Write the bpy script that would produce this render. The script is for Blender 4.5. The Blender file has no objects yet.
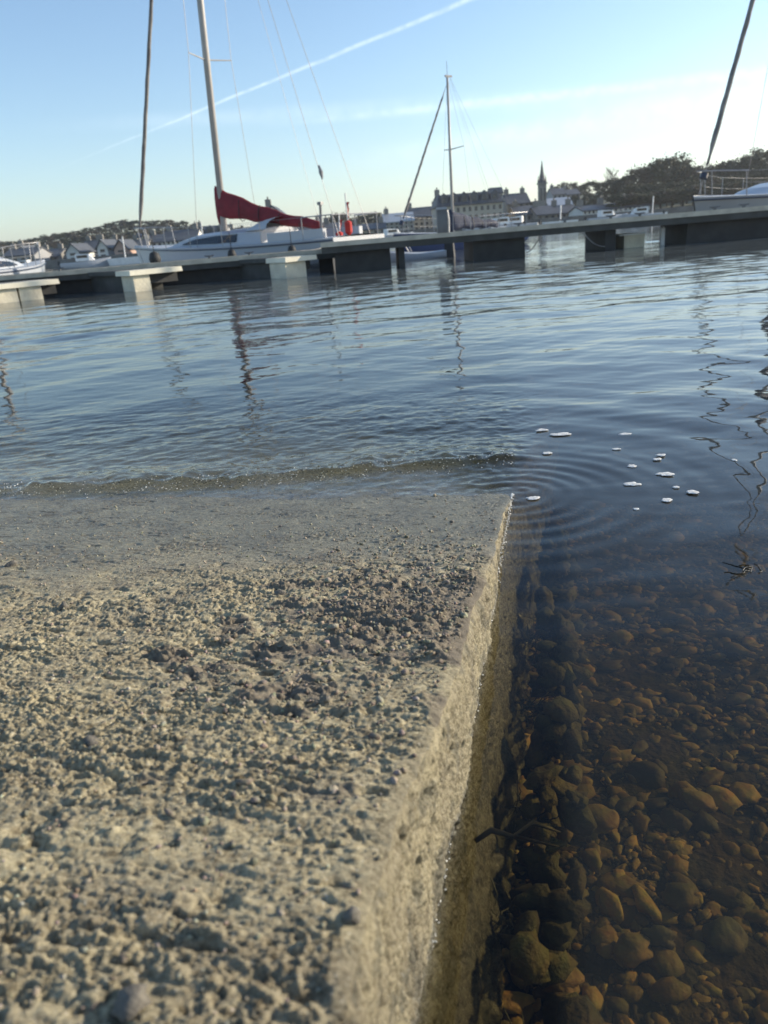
import bpy, math, random
import numpy as np
R_ = math.radians
rng = np.random.default_rng(7); random.seed(7)
scn = bpy.context.scene
col = scn.collection

# ------------------------------------------------------------ camera
F_PX = 769.0; EYE = 0.70; RHO = R_(4.8); TH = R_(19.7)
fw = np.array([0, math.cos(TH), -math.sin(TH)]); up0 = np.array([0, math.sin(TH), math.cos(TH)]); x0 = np.array([1.0, 0, 0])
rt = math.cos(RHO)*x0 - math.sin(RHO)*up0; up = math.sin(RHO)*x0 + math.cos(RHO)*up0
cd = bpy.data.cameras.new('camera'); cam = bpy.data.objects.new('camera', cd); col.objects.link(cam)
from mathutils import Matrix, Vector, noise as mnoise
cam.matrix_world = Matrix(((rt[0], up[0], -fw[0], 0), (rt[1], up[1], -fw[1], 0), (rt[2], up[2], -fw[2], EYE), (0, 0, 0, 1)))
cd.sensor_fit = 'VERTICAL'; cd.sensor_height = 36.0; cd.sensor_width = 27.0; cd.lens = F_PX/1024*36.0
cd.clip_start = 0.02; cd.clip_end = 6000
cd.dof.use_dof = True; cd.dof.focus_distance = 1.7; cd.dof.aperture_fstop = 6.5
scn.camera = cam

# ------------------------------------------------------------ light
SUN_AZ, SUN_EL = 74.0, 18.0      # azimuth to the right of straight ahead (+Y)
w = bpy.data.worlds.new('World'); scn.world = w; w.use_nodes = True
nt = w.node_tree; N = nt.nodes; L = nt.links; N.clear()
out = N.new('ShaderNodeOutputWorld'); bg = N.new('ShaderNodeBackground'); sky = N.new('ShaderNodeTexSky')
sky.sky_type = 'NISHITA'; sky.sun_disc = False; sky.sun_elevation = R_(SUN_EL); sky.sun_rotation = R_(SUN_AZ)
sky.air_density = 1.0; sky.dust_density = 0.40; sky.ozone_density = 2.6
bg.inputs['Strength'].default_value = 0.135
def wdir(px, py):
    d = fw + rt*(px-384)/F_PX - up*(py-512)/F_PX
    return d/np.linalg.norm(d)
tc = N.new('ShaderNodeTexCoord')
def wmath(op, a, b=None, c=None, clamp=False):
    n = N.new('ShaderNodeMath'); n.operation = op; n.use_clamp = clamp
    for i, v in enumerate((a, b, c)):
        if v is None: continue
        if isinstance(v, (int, float)): n.inputs[i].default_value = v
        else: L.new(v, n.inputs[i])
    return n.outputs[0]
def wdot(vec):
    n = N.new('ShaderNodeVectorMath'); n.operation = 'DOT_PRODUCT'; L.new(tc.outputs['Generated'], n.inputs[0]); n.inputs[1].default_value = tuple(vec)
    return n.outputs['Value']
def ramp01(v, a, b):
    n = N.new('ShaderNodeMapRange'); n.interpolation_type = 'SMOOTHSTEP'; L.new(v, n.inputs['Value'])
    n.inputs['From Min'].default_value = a; n.inputs['From Max'].default_value = b; return n.outputs['Result']
def wnoise(scale, detail, rough=0.6):
    n = N.new('ShaderNodeTexNoise'); n.inputs['Scale'].default_value = scale; n.inputs['Detail'].default_value = detail; n.inputs['Roughness'].default_value = rough
    L.new(tc.outputs['Generated'], n.inputs['Vector']); return n.outputs['Fac']
def streak(a, b, w_a, w_b, soft, amount, nsc):
    """A vapour trail: a band along the great circle through two directions, spreading from w_a to w_b (radians)."""
    da, db = wdir(*a), wdir(*b); n = np.cross(da, db); n /= np.linalg.norm(n)
    t = np.cross(n, da); t /= np.linalg.norm(t)            # along-direction from a to b
    along = wmath('DIVIDE', wmath('ARCTAN2', wdot(t), wdot(da)), math.acos(float(da@db)))
    width = wmath('ADD', wmath('MULTIPLY', along, w_b-w_a), w_a)
    wob = wmath('MULTIPLY', wmath('SUBTRACT', wnoise(nsc, 4), 0.5), 0.004)
    off = wmath('ABSOLUTE', wmath('ADD', wdot(n), wob))
    band = ramp01(wmath('DIVIDE', off, width), 1.0, soft)
    ends = wmath('MULTIPLY', ramp01(along, -0.05, 0.45), ramp01(along, 2.2, 1.3))
    tex = ramp01(wnoise(nsc*4, 5), 0.25, 0.7)
    return wmath('MULTIPLY', wmath('MULTIPLY', band, ends), wmath('MULTIPLY', wmath('ADD', wmath('MULTIPLY', tex, 0.7), 0.3), amount))
tr = streak((50, 172), (455, 6), 0.0014, 0.0040, 0.0, 0.19, 16)
for args in [((250, 128), (768, 72), 0.005, 0.010, 0.0, 0.12, 20), ((330, 165), (768, 92), 0.016, 0.026, 0.0, 0.11, 12),
             ((20, 128), (400, 108), 0.010, 0.016, 0.0, 0.06, 10)]:
    tr = wmath('ADD', tr, streak(*args))
mix = N.new('ShaderNodeMix'); mix.data_type = 'RGBA'; L.new(wmath('MINIMUM', tr, 0.8), mix.inputs[0])
L.new(sky.outputs[0], mix.inputs[6]); mix.inputs[7].default_value = (10.5, 10.6, 10.6, 1)
L.new(mix.outputs[2], bg.inputs['Color']); L.new(bg.outputs[0], out.inputs[0])
sd = bpy.data.lights.new('sun', 'SUN'); sun = bpy.data.objects.new('sun', sd); col.objects.link(sun)
sd.energy = 4.6; sd.angle = R_(0.5); sd.color = (1.0, 0.88, 0.70)
sv = Vector((math.sin(R_(SUN_AZ))*math.cos(R_(SUN_EL)), math.cos(R_(SUN_AZ))*math.cos(R_(SUN_EL)), math.sin(R_(SUN_EL))))
sun.rotation_euler = sv.to_track_quat('Z', 'Y').to_euler(); sun.location = (30, 20, 30)
vs = scn.view_settings; vs.view_transform = 'Standard'; vs.look = 'None'; vs.exposure = 0.72; vs.gamma = 1; vs.use_curve_mapping = False
scn.cycles.use_denoising = True
scn.cycles.max_bounces = 10; scn.cycles.transparent_max_bounces = 12; scn.cycles.diffuse_bounces = 3
scn.cycles.glossy_bounces = 4; scn.cycles.volume_bounces = 0; scn.cycles.sample_clamp_indirect = 4.0
HAZE = True

# ------------------------------------------------------------ helpers
def at(px, py, Y):
    """World point at depth Y seen at a pixel of the photograph (used to survey positions)."""
    d = fw + rt*(px-384)/F_PX - up*(py-512)/F_PX
    t = Y/d[1]; return Vector((t*d[0], Y, EYE + t*d[2]))
def onz(px, py, z=0.0):
    d = fw + rt*(px-384)/F_PX - up*(py-512)/F_PX
    t = (z-EYE)/d[2]; return Vector((t*d[0], t*d[1], z))

def tag(o, label=None, cat=None, group=None, kind=None):
    if label: o['label'] = label
    if cat: o['category'] = cat
    if group: o['group'] = group
    if kind: o['kind'] = kind
    return o
def empty(name, loc=(0, 0, 0), rz=0.0):
    o = bpy.data.objects.new(name, None); col.objects.link(o); o.location = loc; o.rotation_euler = (0, 0, rz); o.empty_display_size = 0.2
    return o
def copy_tree(o, parent=None):
    c = o.copy(); col.objects.link(c); c.parent = parent
    for ch in list(o.children): copy_tree(ch, c)
    return c

class MB:
    def __init__(s): s.v = []; s.f = []; s.m = []; s.mi = 0
    def add(s, vs_, fs):
        b = len(s.v); s.v += [tuple(p) for p in vs_]; s.f += [tuple(i+b for i in f) for f in fs]; s.m += [s.mi]*len(fs)
    def box(s, c, d, rz=0.0, top=(1, 1)):
        cx, cy, cz = c; dx, dy, dz = d[0]/2, d[1]/2, d[2]/2; ca, sa = math.cos(rz), math.sin(rz); P = []
        for z, k in ((-dz, (1, 1)), (dz, top)):
            for x, y in ((-dx, -dy), (dx, -dy), (dx, dy), (-dx, dy)):
                x *= k[0]; y *= k[1]; P.append((cx+x*ca-y*sa, cy+x*sa+y*ca, cz+z))
        s.add(P, [(3, 2, 1, 0), (4, 5, 6, 7), (0, 1, 5, 4), (1, 2, 6, 5), (2, 3, 7, 6), (3, 0, 4, 7)])
    def tube(s, pts, r, n=8, cap=True):
        pts = [Vector(p) for p in pts]; rs = r if isinstance(r, (list, tuple)) else [r]*len(pts); P = []; u = None
        for i, p in enumerate(pts):
            t = (pts[min(i+1, len(pts)-1)] - pts[max(i-1, 0)]).normalized()
            if u is None: u = t.orthogonal().normalized()
            u = (u - t*u.dot(t)).normalized(); w_ = t.cross(u)
            for k in range(n):
                a = 2*math.pi*k/n; P.append(p + (u*math.cos(a)+w_*math.sin(a))*rs[i])
        Fs = []
        for i in range(len(pts)-1):
            for k in range(n): Fs.append((i*n+k, i*n+(k+1) % n, (i+1)*n+(k+1) % n, (i+1)*n+k))
        if cap: Fs += [tuple(range(n-1, -1, -1)), tuple((len(pts)-1)*n+k for k in range(n))]
        s.add(P, Fs)
    def loft(s, secs, closed=True, cap=True):
        n = len(secs[0]); P = [p for q in secs for p in q]; Fs = []
        for i in range(len(secs)-1):
            for k in range(n if closed else n-1): Fs.append((i*n+k, i*n+(k+1) % n, (i+1)*n+(k+1) % n, (i+1)*n+k))
        if cap: Fs += [tuple(range(n-1, -1, -1)), tuple((len(secs)-1)*n+k for k in range(n))]
        s.add(P, Fs)
    def build(s, name, mat, parent=None, smooth=False, mats=None):
        me = bpy.data.meshes.new(name); me.from_pydata(s.v, [], s.f)
        for m_ in (mats or [mat]): me.materials.append(m_)
        if mats: me.polygons.foreach_set('material_index', s.m)
        if smooth: me.polygons.foreach_set('use_smooth', [True]*len(me.polygons))
        me.update(); o = bpy.data.objects.new(name, me); col.objects.link(o)
        if parent: o.parent = parent
        return o
def recalc(o):
    import bmesh
    bm = bmesh.new(); bm.from_mesh(o.data); bmesh.ops.recalc_face_normals(bm, faces=bm.faces); bm.to_mesh(o.data); bm.free(); return o
def np_mesh(name, V, Fq, mat, smooth=True, attrs=None):
    me = bpy.data.meshes.new(name); me.vertices.add(len(V)); me.vertices.foreach_set('co', V.astype(np.float32).ravel())
    k = Fq.shape[1]; me.loops.add(len(Fq)*k); me.loops.foreach_set('vertex_index', Fq.astype(np.int32).ravel())
    me.polygons.add(len(Fq)); me.polygons.foreach_set('loop_start', np.arange(0, len(Fq)*k, k, dtype=np.int32))
    me.polygons.foreach_set('use_smooth', np.full(len(Fq), smooth)); me.materials.append(mat)
    for an, av in (attrs or {}).items():
        a = me.attributes.new(an, 'FLOAT', 'POINT'); a.data.foreach_set('value', av.astype(np.float32).ravel())
    me.update(calc_edges=True); me.validate()
    o = bpy.data.objects.new(name, me); col.objects.link(o); return o
def grid_faces(nr, nc):
    i = np.arange(nr-1)[:, None]*nc + np.arange(nc-1)[None, :]
    return np.stack([i, i+1, i+nc+1, i+nc], -1).reshape(-1, 4)
_T = rng.random((256, 256)); 
def vnoise(x, y, seed=0):
    """smooth value noise in -1..1"""
    x = x + seed*17.31; y = y + seed*9.77
    xi = np.floor(x).astype(np.int64); yi = np.floor(y).astype(np.int64); fx = x-xi; fy = y-yi
    fx = fx*fx*fx*(fx*(fx*6-15)+10); fy = fy*fy*fy*(fy*(fy*6-15)+10)
    a = _T[xi & 255, yi & 255]; b = _T[(xi+1) & 255, yi & 255]; c = _T[xi & 255, (yi+1) & 255]; d = _T[(xi+1) & 255, (yi+1) & 255]
    return 2*((a*(1-fx)+b*fx)*(1-fy)+(c*(1-fx)+d*fx)*fy)-1
def fbm(x, y, o=4, seed=0, g=0.5):
    r = 0; a = 1
    for i in range(o): r = r + a*vnoise(x*2**i, y*2**i, seed+i*3); a *= g
    return r
def sstep(a, b, x):
    t = np.clip((x-a)/(b-a), 0, 1); return t*t*(3-2*t)

# ------------------------------------------------------------ materials
def new_mat(name):
    m = bpy.data.materials.new(name); m.use_nodes = True; t = m.node_tree; p = t.nodes['Principled BSDF']; return m, t, p
def mat(name, c, rough=0.6, c2=None, scale=3.0, metal=0.0, bump=0.0, bscale=None, spec=0.5, detail=5):
    m, t, p = new_mat(name); p.inputs['Base Color'].default_value = (*c, 1); p.inputs['Roughness'].default_value = rough
    p.inputs['Metallic'].default_value = metal; p.inputs['Specular IOR Level'].default_value = spec
    if c2 is not None or bump:
        co = t.nodes.new('ShaderNodeTexCoord'); n = t.nodes.new('ShaderNodeTexNoise'); n.inputs['Scale'].default_value = scale; n.inputs['Detail'].default_value = detail
        t.links.new(co.outputs['Object'], n.inputs['Vector'])
        if c2 is not None:
            r = t.nodes.new('ShaderNodeMapRange'); r.inputs['From Min'].default_value = 0.35; r.inputs['From Max'].default_value = 0.65
            mx = t.nodes.new('ShaderNodeMix'); mx.data_type = 'RGBA'; mx.inputs[6].default_value = (*c, 1); mx.inputs[7].default_value = (*c2, 1)
            t.links.new(n.outputs['Fac'], r.inputs['Value']); t.links.new(r.outputs[0], mx.inputs[0]); t.links.new(mx.outputs[2], p.inputs['Base Color'])
        if bump:
            n2 = t.nodes.new('ShaderNodeTexNoise'); n2.inputs['Scale'].default_value = bscale or scale*4; n2.inputs['Detail'].default_value = 6
            t.links.new(co.outputs['Object'], n2.inputs['Vector'])
            b = t.nodes.new('ShaderNodeBump'); b.inputs['Strength'].default_value = 1.0; b.inputs['Distance'].default_value = bump
            t.links.new(n2.outputs['Fac'], b.inputs['Height']); t.links.new(b.outputs[0], p.inputs['Normal'])
    return m
M = dict(
    gel=mat('gelcoat', (.38, .40, .43), .3, (.38, .40, .43), .8),
    gelgrey=mat('deck_gelcoat', (.40, .42, .44), .5, (.42, .44, .46), 3),
    hullshade=mat('shaded_hull', (.30, .31, .32), .35, (.25, .26, .27), 1.0),  # hull gelcoat darkened, its shade put into the colour
    navy=mat('navy_hull', (.03, .05, .12), .2, (.04, .06, .14), 1.0),
    boot=mat('boot_stripe', (.02, .03, .06), .4, (.03, .04, .07), 2),
    glass=mat('dark_window', (.012, .015, .02), .06, (.02, .022, .03), 2),
    mastm=mat('mast_alloy', (.42, .40, .38), .45, (.34, .33, .31), 2),
    wire=mat('rigging_wire', (.22, .22, .23), .5, (.16, .16, .17), 20, metal=.3),
    rail=mat('stainless', (.30, .30, .31), .4, (.24, .24, .25), 8, metal=.3),
    red=mat('red_canvas', (.20, .012, .022), .8, (.14, .009, .016), 3, bump=.02, bscale=6),
    bluec=mat('navy_canvas', (.025, .035, .07), .8, (.02, .025, .05), 3, bump=.02, bscale=6),
    sail=mat('furled_sail', (.26, .25, .23), .8, (.13, .12, .12), 2.2, bump=.02, bscale=8),
    conc=mat('float_concrete', (.68, .62, .47), .85, (.52, .47, .36), 3, bump=.01, bscale=20),
    slab=mat('finger_slab', (.78, .73, .58), .8, (.66, .61, .48), 2, bump=.005, bscale=20),
    deckw=mat('pontoon_planks', (.42, .36, .27), .8, (.28, .24, .19), 5, bump=.01, bscale=25),
    kerbw=mat('pontoon_edge', (.55, .50, .40), .7, (.40, .36, .29), 4),
    fascia=mat('pontoon_fascia', (.07, .07, .065), .8, (.045, .045, .04), 3),
    floatd=mat('black_float', (.018, .018, .018), .7, (.03, .03, .028), 4),
    steel=mat('galvanised_steel', (.14, .15, .16), .55, (.10, .105, .11), 4, metal=.3),
    flag=mat('red_flag', (.5, .03, .02), .8, (.4, .02, .02), 4),
    white=mat('white_paint', (.72, .72, .70), .5, (.62, .62, .60), 3),
    rubber=mat('black_rubber', (.02, .02, .02), .7, (.03, .03, .03), 5),
    slate=mat('slate_roof', (.055, .06, .07), .6, (.085, .09, .10), .8, bump=.05, bscale=3),
    lead=mat('lead_roof', (.42, .44, .46), .3, (.34, .36, .38), .6, metal=.2),
    stone=mat('granite', (.26, .24, .21), .85, (.18, .17, .15), .5, bump=.03, bscale=3),
    render=mat('white_render', (.70, .69, .65), .85, (.58, .57, .53), .25),
    cream=mat('cream_render', (.52, .47, .38), .85, (.42, .38, .31), .25),
    pink=mat('pink_render', (.50, .34, .27), .85, (.42, .28, .22), .25),
    greyr=mat('grey_render', (.34, .34, .34), .85, (.27, .27, .27), .25),
    pane=mat('house_pane', (.03, .035, .045), .15, (.045, .05, .06), 1),
    bark=mat('bark', (.06, .048, .036), .9, (.035, .028, .022), 3, bump=.03, bscale=8),
    leafd=mat('dark_foliage', (.040, .046, .026), .8, (.060, .066, .036), .35),
    leafm=mat('olive_foliage', (.060, .062, .034), .8, (.085, .085, .048), .35),
    leafb=mat('brown_foliage', (.075, .062, .042), .8, (.105, .088, .06), .35),
    grass=mat('rough_grass', (.045, .060, .025), .95, (.075, .080, .040), .05),
    quay=mat('quay_stone', (.16, .15, .13), .9, (.10, .095, .085), .6, bump=.05, bscale=2),
    weed=mat('kelp', (.018, .014, .006), .5, (.035, .028, .010), 9),
    weedg=mat('green_weed', (.030, .034, .011), .6, (.055, .050, .018), 20),
    foam=mat('sea_foam', (.78, .78, .75), .9, (.45, .46, .45), 160, bump=.003, bscale=200),
)
LB = (.16, .12, .07); 
def var_mat(name, cols, scale, rough, bump, bscale, perisland=True, coat=0.0):
    m, t, p = new_mat(name); g = t.nodes.new('ShaderNodeNewGeometry'); cr = t.nodes.new('ShaderNodeValToRGB')
    el = cr.color_ramp.elements
    for i, c in enumerate(cols):
        e = el[i] if i < 2 else el.new(0.5)
        e.position = i/(len(cols)-1); e.color = (*c, 1)
    if perisland: t.links.new(g.outputs['Random Per Island'], cr.inputs[0])
    co = t.nodes.new('ShaderNodeTexCoord'); n = t.nodes.new('ShaderNodeTexNoise'); n.inputs['Scale'].default_value = scale; n.inputs['Detail'].default_value = 4
    t.links.new(co.outputs['Object'], n.inputs['Vector'])
    mx = t.nodes.new('ShaderNodeMix'); mx.data_type = 'RGBA'; mx.blend_type = 'MULTIPLY'; mx.inputs[0].default_value = 0.6
    t.links.new(cr.outputs[0], mx.inputs[6]); t.links.new(n.outputs['Color'], mx.inputs[7])
    mm = t.nodes.new('ShaderNodeMix'); mm.data_type = 'RGBA'; mm.blend_type = 'MULTIPLY'; mm.inputs[0].default_value = 1; mm.inputs[7].default_value = (1.6, 1.6, 1.6, 1)
    t.links.new(mx.outputs[2], mm.inputs[6]); t.links.new(mm.outputs[2], p.inputs['Base Color'])
    p.inputs['Roughness'].default_value = rough
    b = t.nodes.new('ShaderNodeBump'); b.inputs['Distance'].default_value = bump; n2 = t.nodes.new('ShaderNodeTexNoise'); n2.inputs['Scale'].default_value = bscale
    n2.inputs['Detail'].default_value = 5; t.links.new(co.outputs['Object'], n2.inputs['Vector']); t.links.new(n2.outputs['Fac'], b.inputs['Height']); t.links.new(b.outputs[0], p.inputs['Normal'])
    return m
M['pebble'] = var_mat('seabed_pebble', [(.06, .040, .015), (.24, .16, .055), (.04, .035, .022), (.13, .10, .05), (.03, .026, .018), (.40, .27, .09)], 45, .7, .004, 60)
M['bedrock'] = var_mat('seabed_silt', [(.05, .038, .018), (.05, .038, .018)], 12, .9, .02, 30, False)
M['grit'] = var_mat('grit', [(.38, .34, .25), (.26, .23, .17), (.44, .40, .30), (.20, .17, .13)], 60, .85, .002, 300)
M['crust'] = var_mat('brown_crust', [(.20, .17, .12), (.13, .11, .08), (.28, .245, .175)], 80, .85, .002, 300)

# water: Fresnel reflection over a clear, slightly brown-green body
def water_mat():
    m = bpy.data.materials.new('sea_water'); m.use_nodes = True; t = m.node_tree; t.nodes.clear(); n = t.nodes.new
    o = n('ShaderNodeOutputMaterial'); mixs = n('ShaderNodeMixShader'); tr_ = n('ShaderNodeBsdfTransparent'); gl = n('ShaderNodeBsdfGlossy'); fr = n('ShaderNodeMath')
    da = n('ShaderNodeAttribute'); da.attribute_name = 'depth'; cmb = n('ShaderNodeCombineColor')
    for i_, k_ in enumerate((1.30, 1.50, 2.4)):
        a1 = n('ShaderNodeMath'); a1.operation = 'MULTIPLY'; a1.inputs[1].default_value = -k_; t.links.new(da.outputs['Fac'], a1.inputs[0])
        a2 = n('ShaderNodeMath'); a2.operation = 'EXPONENT'; t.links.new(a1.outputs[0], a2.inputs[0]); t.links.new(a2.outputs[0], cmb.inputs[i_])
    t.links.new(cmb.outputs[0], tr_.inputs['Color']); gl.inputs['Roughness'].default_value = 0.02; gm = n('ShaderNodeNewGeometry'); dp = n('ShaderNodeVectorMath'); dp.operation = 'DOT_PRODUCT'
    co = n('ShaderNodeTexCoord'); mp = n('ShaderNodeMapping'); mp.inputs['Scale'].default_value = (1.0, 1.5, 1.0); t.links.new(co.outputs['Object'], mp.inputs['Vector'])
    bumps = None
    for sc, di, de in ((3.2, .0055, 3), (14.0, .0010, 3)):
        x = n('ShaderNodeTexNoise'); x.inputs['Scale'].default_value = sc; x.inputs['Detail'].default_value = de; x.inputs['Distortion'].default_value = .4
        t.links.new(mp.outputs[0], x.inputs['Vector'])
        b = n('ShaderNodeBump'); b.inputs['Distance'].default_value = di; b.inputs['Strength'].default_value = 1.0
        at_ = n('ShaderNodeAttribute'); at_.attribute_name = 'rip'; ml = n('ShaderNodeMath'); ml.operation = 'MULTIPLY'
        t.links.new(at_.outputs['Fac'], ml.inputs[0]); t.links.new(x.outputs['Fac'], ml.inputs[1]); t.links.new(ml.outputs[0], b.inputs['Height'])
        if bumps: t.links.new(bumps.outputs[0], b.inputs['Normal'])
        bumps = b
    t.links.new(bumps.outputs[0], gl.inputs['Normal'])
    t.links.new(bumps.outputs[0], dp.inputs[0]); t.links.new(gm.outputs['Incoming'], dp.inputs[1])
    def mt(op, a, b=None):
        x = n('ShaderNodeMath'); x.operation = op
        for i_, v_ in enumerate((a, b)):
            if v_ is None: continue
            if isinstance(v_, (int, float)): x.inputs[i_].default_value = v_
            else: t.links.new(v_, x.inputs[i_])
        return x.outputs[0]
    cosi = mt('ABSOLUTE', dp.outputs['Value'])                       # Schlick's Fresnel, the same from above and below
    fr.operation = 'MULTIPLY_ADD'; t.links.new(mt('POWER', mt('SUBTRACT', 1.0, cosi), 5.0), fr.inputs[0]); fr.inputs[1].default_value = .98; fr.inputs[2].default_value = .02
    # suspended silt: deeper water returns a little grey-green light of its own
    df = n('ShaderNodeBsdfDiffuse'); df.inputs['Color'].default_value = (.19, .22, .225, 1); mb_ = n('ShaderNodeMixShader')
    t.links.new(mt('SUBTRACT', 1.0, mt('EXPONENT', mt('MULTIPLY', mt('MAXIMUM', mt('SUBTRACT', da.outputs['Fac'], .45), 0.0), -.42))), mb_.inputs[0]); t.links.new(tr_.outputs[0], mb_.inputs[1]); t.links.new(df.outputs[0], mb_.inputs[2])
    t.links.new(fr.outputs[0], mixs.inputs[0]); t.links.new(mb_.outputs[0], mixs.inputs[1]); t.links.new(gl.outputs[0], mixs.inputs[2]); t.links.new(mixs.outputs[0], o.inputs[0])
    return m
M['water'] = water_mat()

# slipway concrete: dry beige, darkened and glossier where the water wets it ('wet'), brown crust ('crust')
def slip_mat():
    m, t, p = new_mat('slip_concrete'); n = t.nodes.new; l = t.links.new
    co = n('ShaderNodeTexCoord')
    def nz(s, d, r=.6):
        x = n('ShaderNodeTexNoise'); x.inputs['Scale'].default_value = s; x.inputs['Detail'].default_value = d; x.inputs['Roughness'].default_value = r; l(co.outputs['Object'], x.inputs['Vector']); return x.outputs['Fac']
    def att(a):
        x = n('ShaderNodeAttribute'); x.attribute_name = a; return x.outputs['Fac']
    def mixc(f, a, b, bl='MIX'):
        x = n('ShaderNodeMix'); x.data_type = 'RGBA'; x.blend_type = bl
        for i, v in ((0, f), (6, a), (7, b)):
            if isinstance(v, (float, int)): x.inputs[i].default_value = v
            elif isinstance(v, tuple): x.inputs[i].default_value = (*v, 1)
            else: l(v, x.inputs[i])
        return x.outputs[2]
    def rmp(v, a, b, lo=0., hi=1.):
        x = n('ShaderNodeMapRange'); l(v, x.inputs[0]); x.inputs[1].default_value = a; x.inputs[2].default_value = b; x.inputs[3].default_value = lo; x.inputs[4].default_value = hi; return x.outputs[0]
    base = mixc(rmp(nz(9, 6), .35, .65), (.56, .485, .30), (.38, .325, .21))
    base = mixc(rmp(nz(160, 4, .7), .4, .62), base, mixc(1., base, (.62, .60, .58), 'MULTIPLY'))
    base = mixc(rmp(nz(260, 3, .7), .60, .70), base, (.60, .55, .42))
    base = mixc(rmp(nz(70, 5, .75), .52, .66), base, mixc(1., base, (.42, .40, .37), 'MULTIPLY'))
    base = mixc(att('crust'), base, (.215, .18, .13))
    base = mixc(att('greying'), base, mixc(1., base, (.36, .385, .43), 'MULTIPLY'))  # greys and darkens the side face and rounded edge in mottles
    base = mixc(att('weed'), base, mixc(rmp(nz(40, 5), .4, .6), (.055, .060, .022), (.11, .095, .04)))
    base = mixc(att('wet'), base, mixc(1., base, (.46, .49, .55), 'MULTIPLY'))
    l(base, p.inputs['Base Color'])
    l(rmp(att('wet'), 0, 1, .9, .25), p.inputs['Roughness'])
    b = n('ShaderNodeBump'); b.inputs['Distance'].default_value = .0030; l(nz(420, 5, .75), b.inputs['Height'])
    l(b.outputs[0], p.inputs['Normal'])
    return m
M['slip'] = slip_mat()

# ------------------------------------------------------------ slipway
A = onz(512, 495); B = onz(419, 1024); ds = np.array((B-A).normalized())[:2]    # back along the wall, up the ramp
ns = np.array((-ds[1], ds[0]))                                                   # across; choose it to point left (away from the water)
if ns[0] > 0: ns = -ns
SL = 0.150
def slip_xy(s, u): return A.x + ds[0]*s + ns[0]*u, A.y + ds[1]*s + ns[1]*u
s_r = np.concatenate([np.arange(-6, -1.5, .05), np.arange(-1.5, -.1, .0075), np.arange(-.1, 1.15, .0030), np.arange(1.15, 1.95, .0017), np.arange(1.95, 4.5, .04)])
u_top = np.concatenate([np.linspace(7, 2.6, 45)[:-1], np.arange(2.6, 1.2, -.008), np.arange(1.2, .75, -.0032), np.arange(.75, .001, -.0018)])
side = np.concatenate([np.arange(0, .28, .0021), np.arange(.28, .55, .005), np.arange(.55, 1.6, .02)])
path = np.concatenate([-u_top, side])          # negative: on the top, positive: distance down the side
S, Pq = np.meshgrid(s_r, path, indexing='ij')
top = Pq < 0
U0 = np.where(top, -Pq, 0.0); DN = np.where(top, 0.0, Pq)
# ragged worn edge: the arris wanders in and out and is rounded
edge_in = .006*fbm(S*9, S*0+3, 4, 21)
rr = .016 + .006*vnoise(S*14, S*0, 31)
rr = np.maximum(rr, .006)
topz = SL*S
arc = np.clip(1-(U0/rr), 0, 1)*top
arcs = np.clip(1-(DN/rr), 0, 1)*(~top)
Z = topz - rr*.30*arc**2 - np.where(top, 0, DN + rr*.30*(1-(1-arcs)*0))*1.0
Uo = U0 + edge_in - 0.0 + np.where(top, 0, rr*.30*arcs**2)
Uo = Uo - np.where(Z < 0, -Z*.10, 0)*(~top)          # battered foot under water
# detail
X_, Y_ = slip_xy(S, Uo)
wetline = .106 + .016*fbm(X_*1.6, Y_*1.6, 3, 51) + .012*fbm(X_*9, Y_*9, 3, 52) + .020*np.clip(U0, 0, 1.5)
wet = 1 - sstep(wetline-.045, wetline+.045, topz)
wet_side = 1 - sstep(.003, .014, Z + .008*vnoise(S*40, S*0, 9))
wetv = np.where(top, wet, wet_side)
crx = np.exp(-(((S-1.00-.25*(U0-.12))/.22)**2 + ((U0-.13)/.22)**2)*1.0)
crust = np.where(top, sstep(.30, .62, crx + .45*fbm(X_*16, Y_*16, 4, 61)), 0)*(1-wet)
rough = 1 - .62*wet
stre = fbm(S*135 + 1.4*vnoise(S*9, U0*9, 3), U0*22, 4, 71, .72); patch = .55+.75*sstep(-.5, .6, fbm(S*9, U0*6, 3, 70))
gran = fbm(S*140, U0*110, 3, 72, .6)
mac = fbm(S*7, U0*5, 4, 73)
h = rough*patch*(.0021*stre + .0008*gran + .0016*fbm(S*260, U0*230, 3, 79, .6)) + .0034*mac*(.4+.6*rough) + crust*(.0060*fbm(S*60, U0*32, 4, 75, .65) + .002)
pits = np.clip(fbm(S*52, U0*24, 3, 77)-.45, 0, 1); h -= .009*pits*rough
side_h = .0012*fbm(S*60, Pq*60, 3, 81) + .0020*fbm(S*210, Pq*210, 3, 82, .7) - .012*np.clip(fbm(S*48, Pq*48, 3, 83)-.38, 0, 1) + .004*fbm(S*6, Pq*5, 3, 84)
deep = sstep(.20, .30, -Z)*(~top)
side_h += deep*.018*fbm(S*16, Pq*9, 4, 85)
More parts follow.
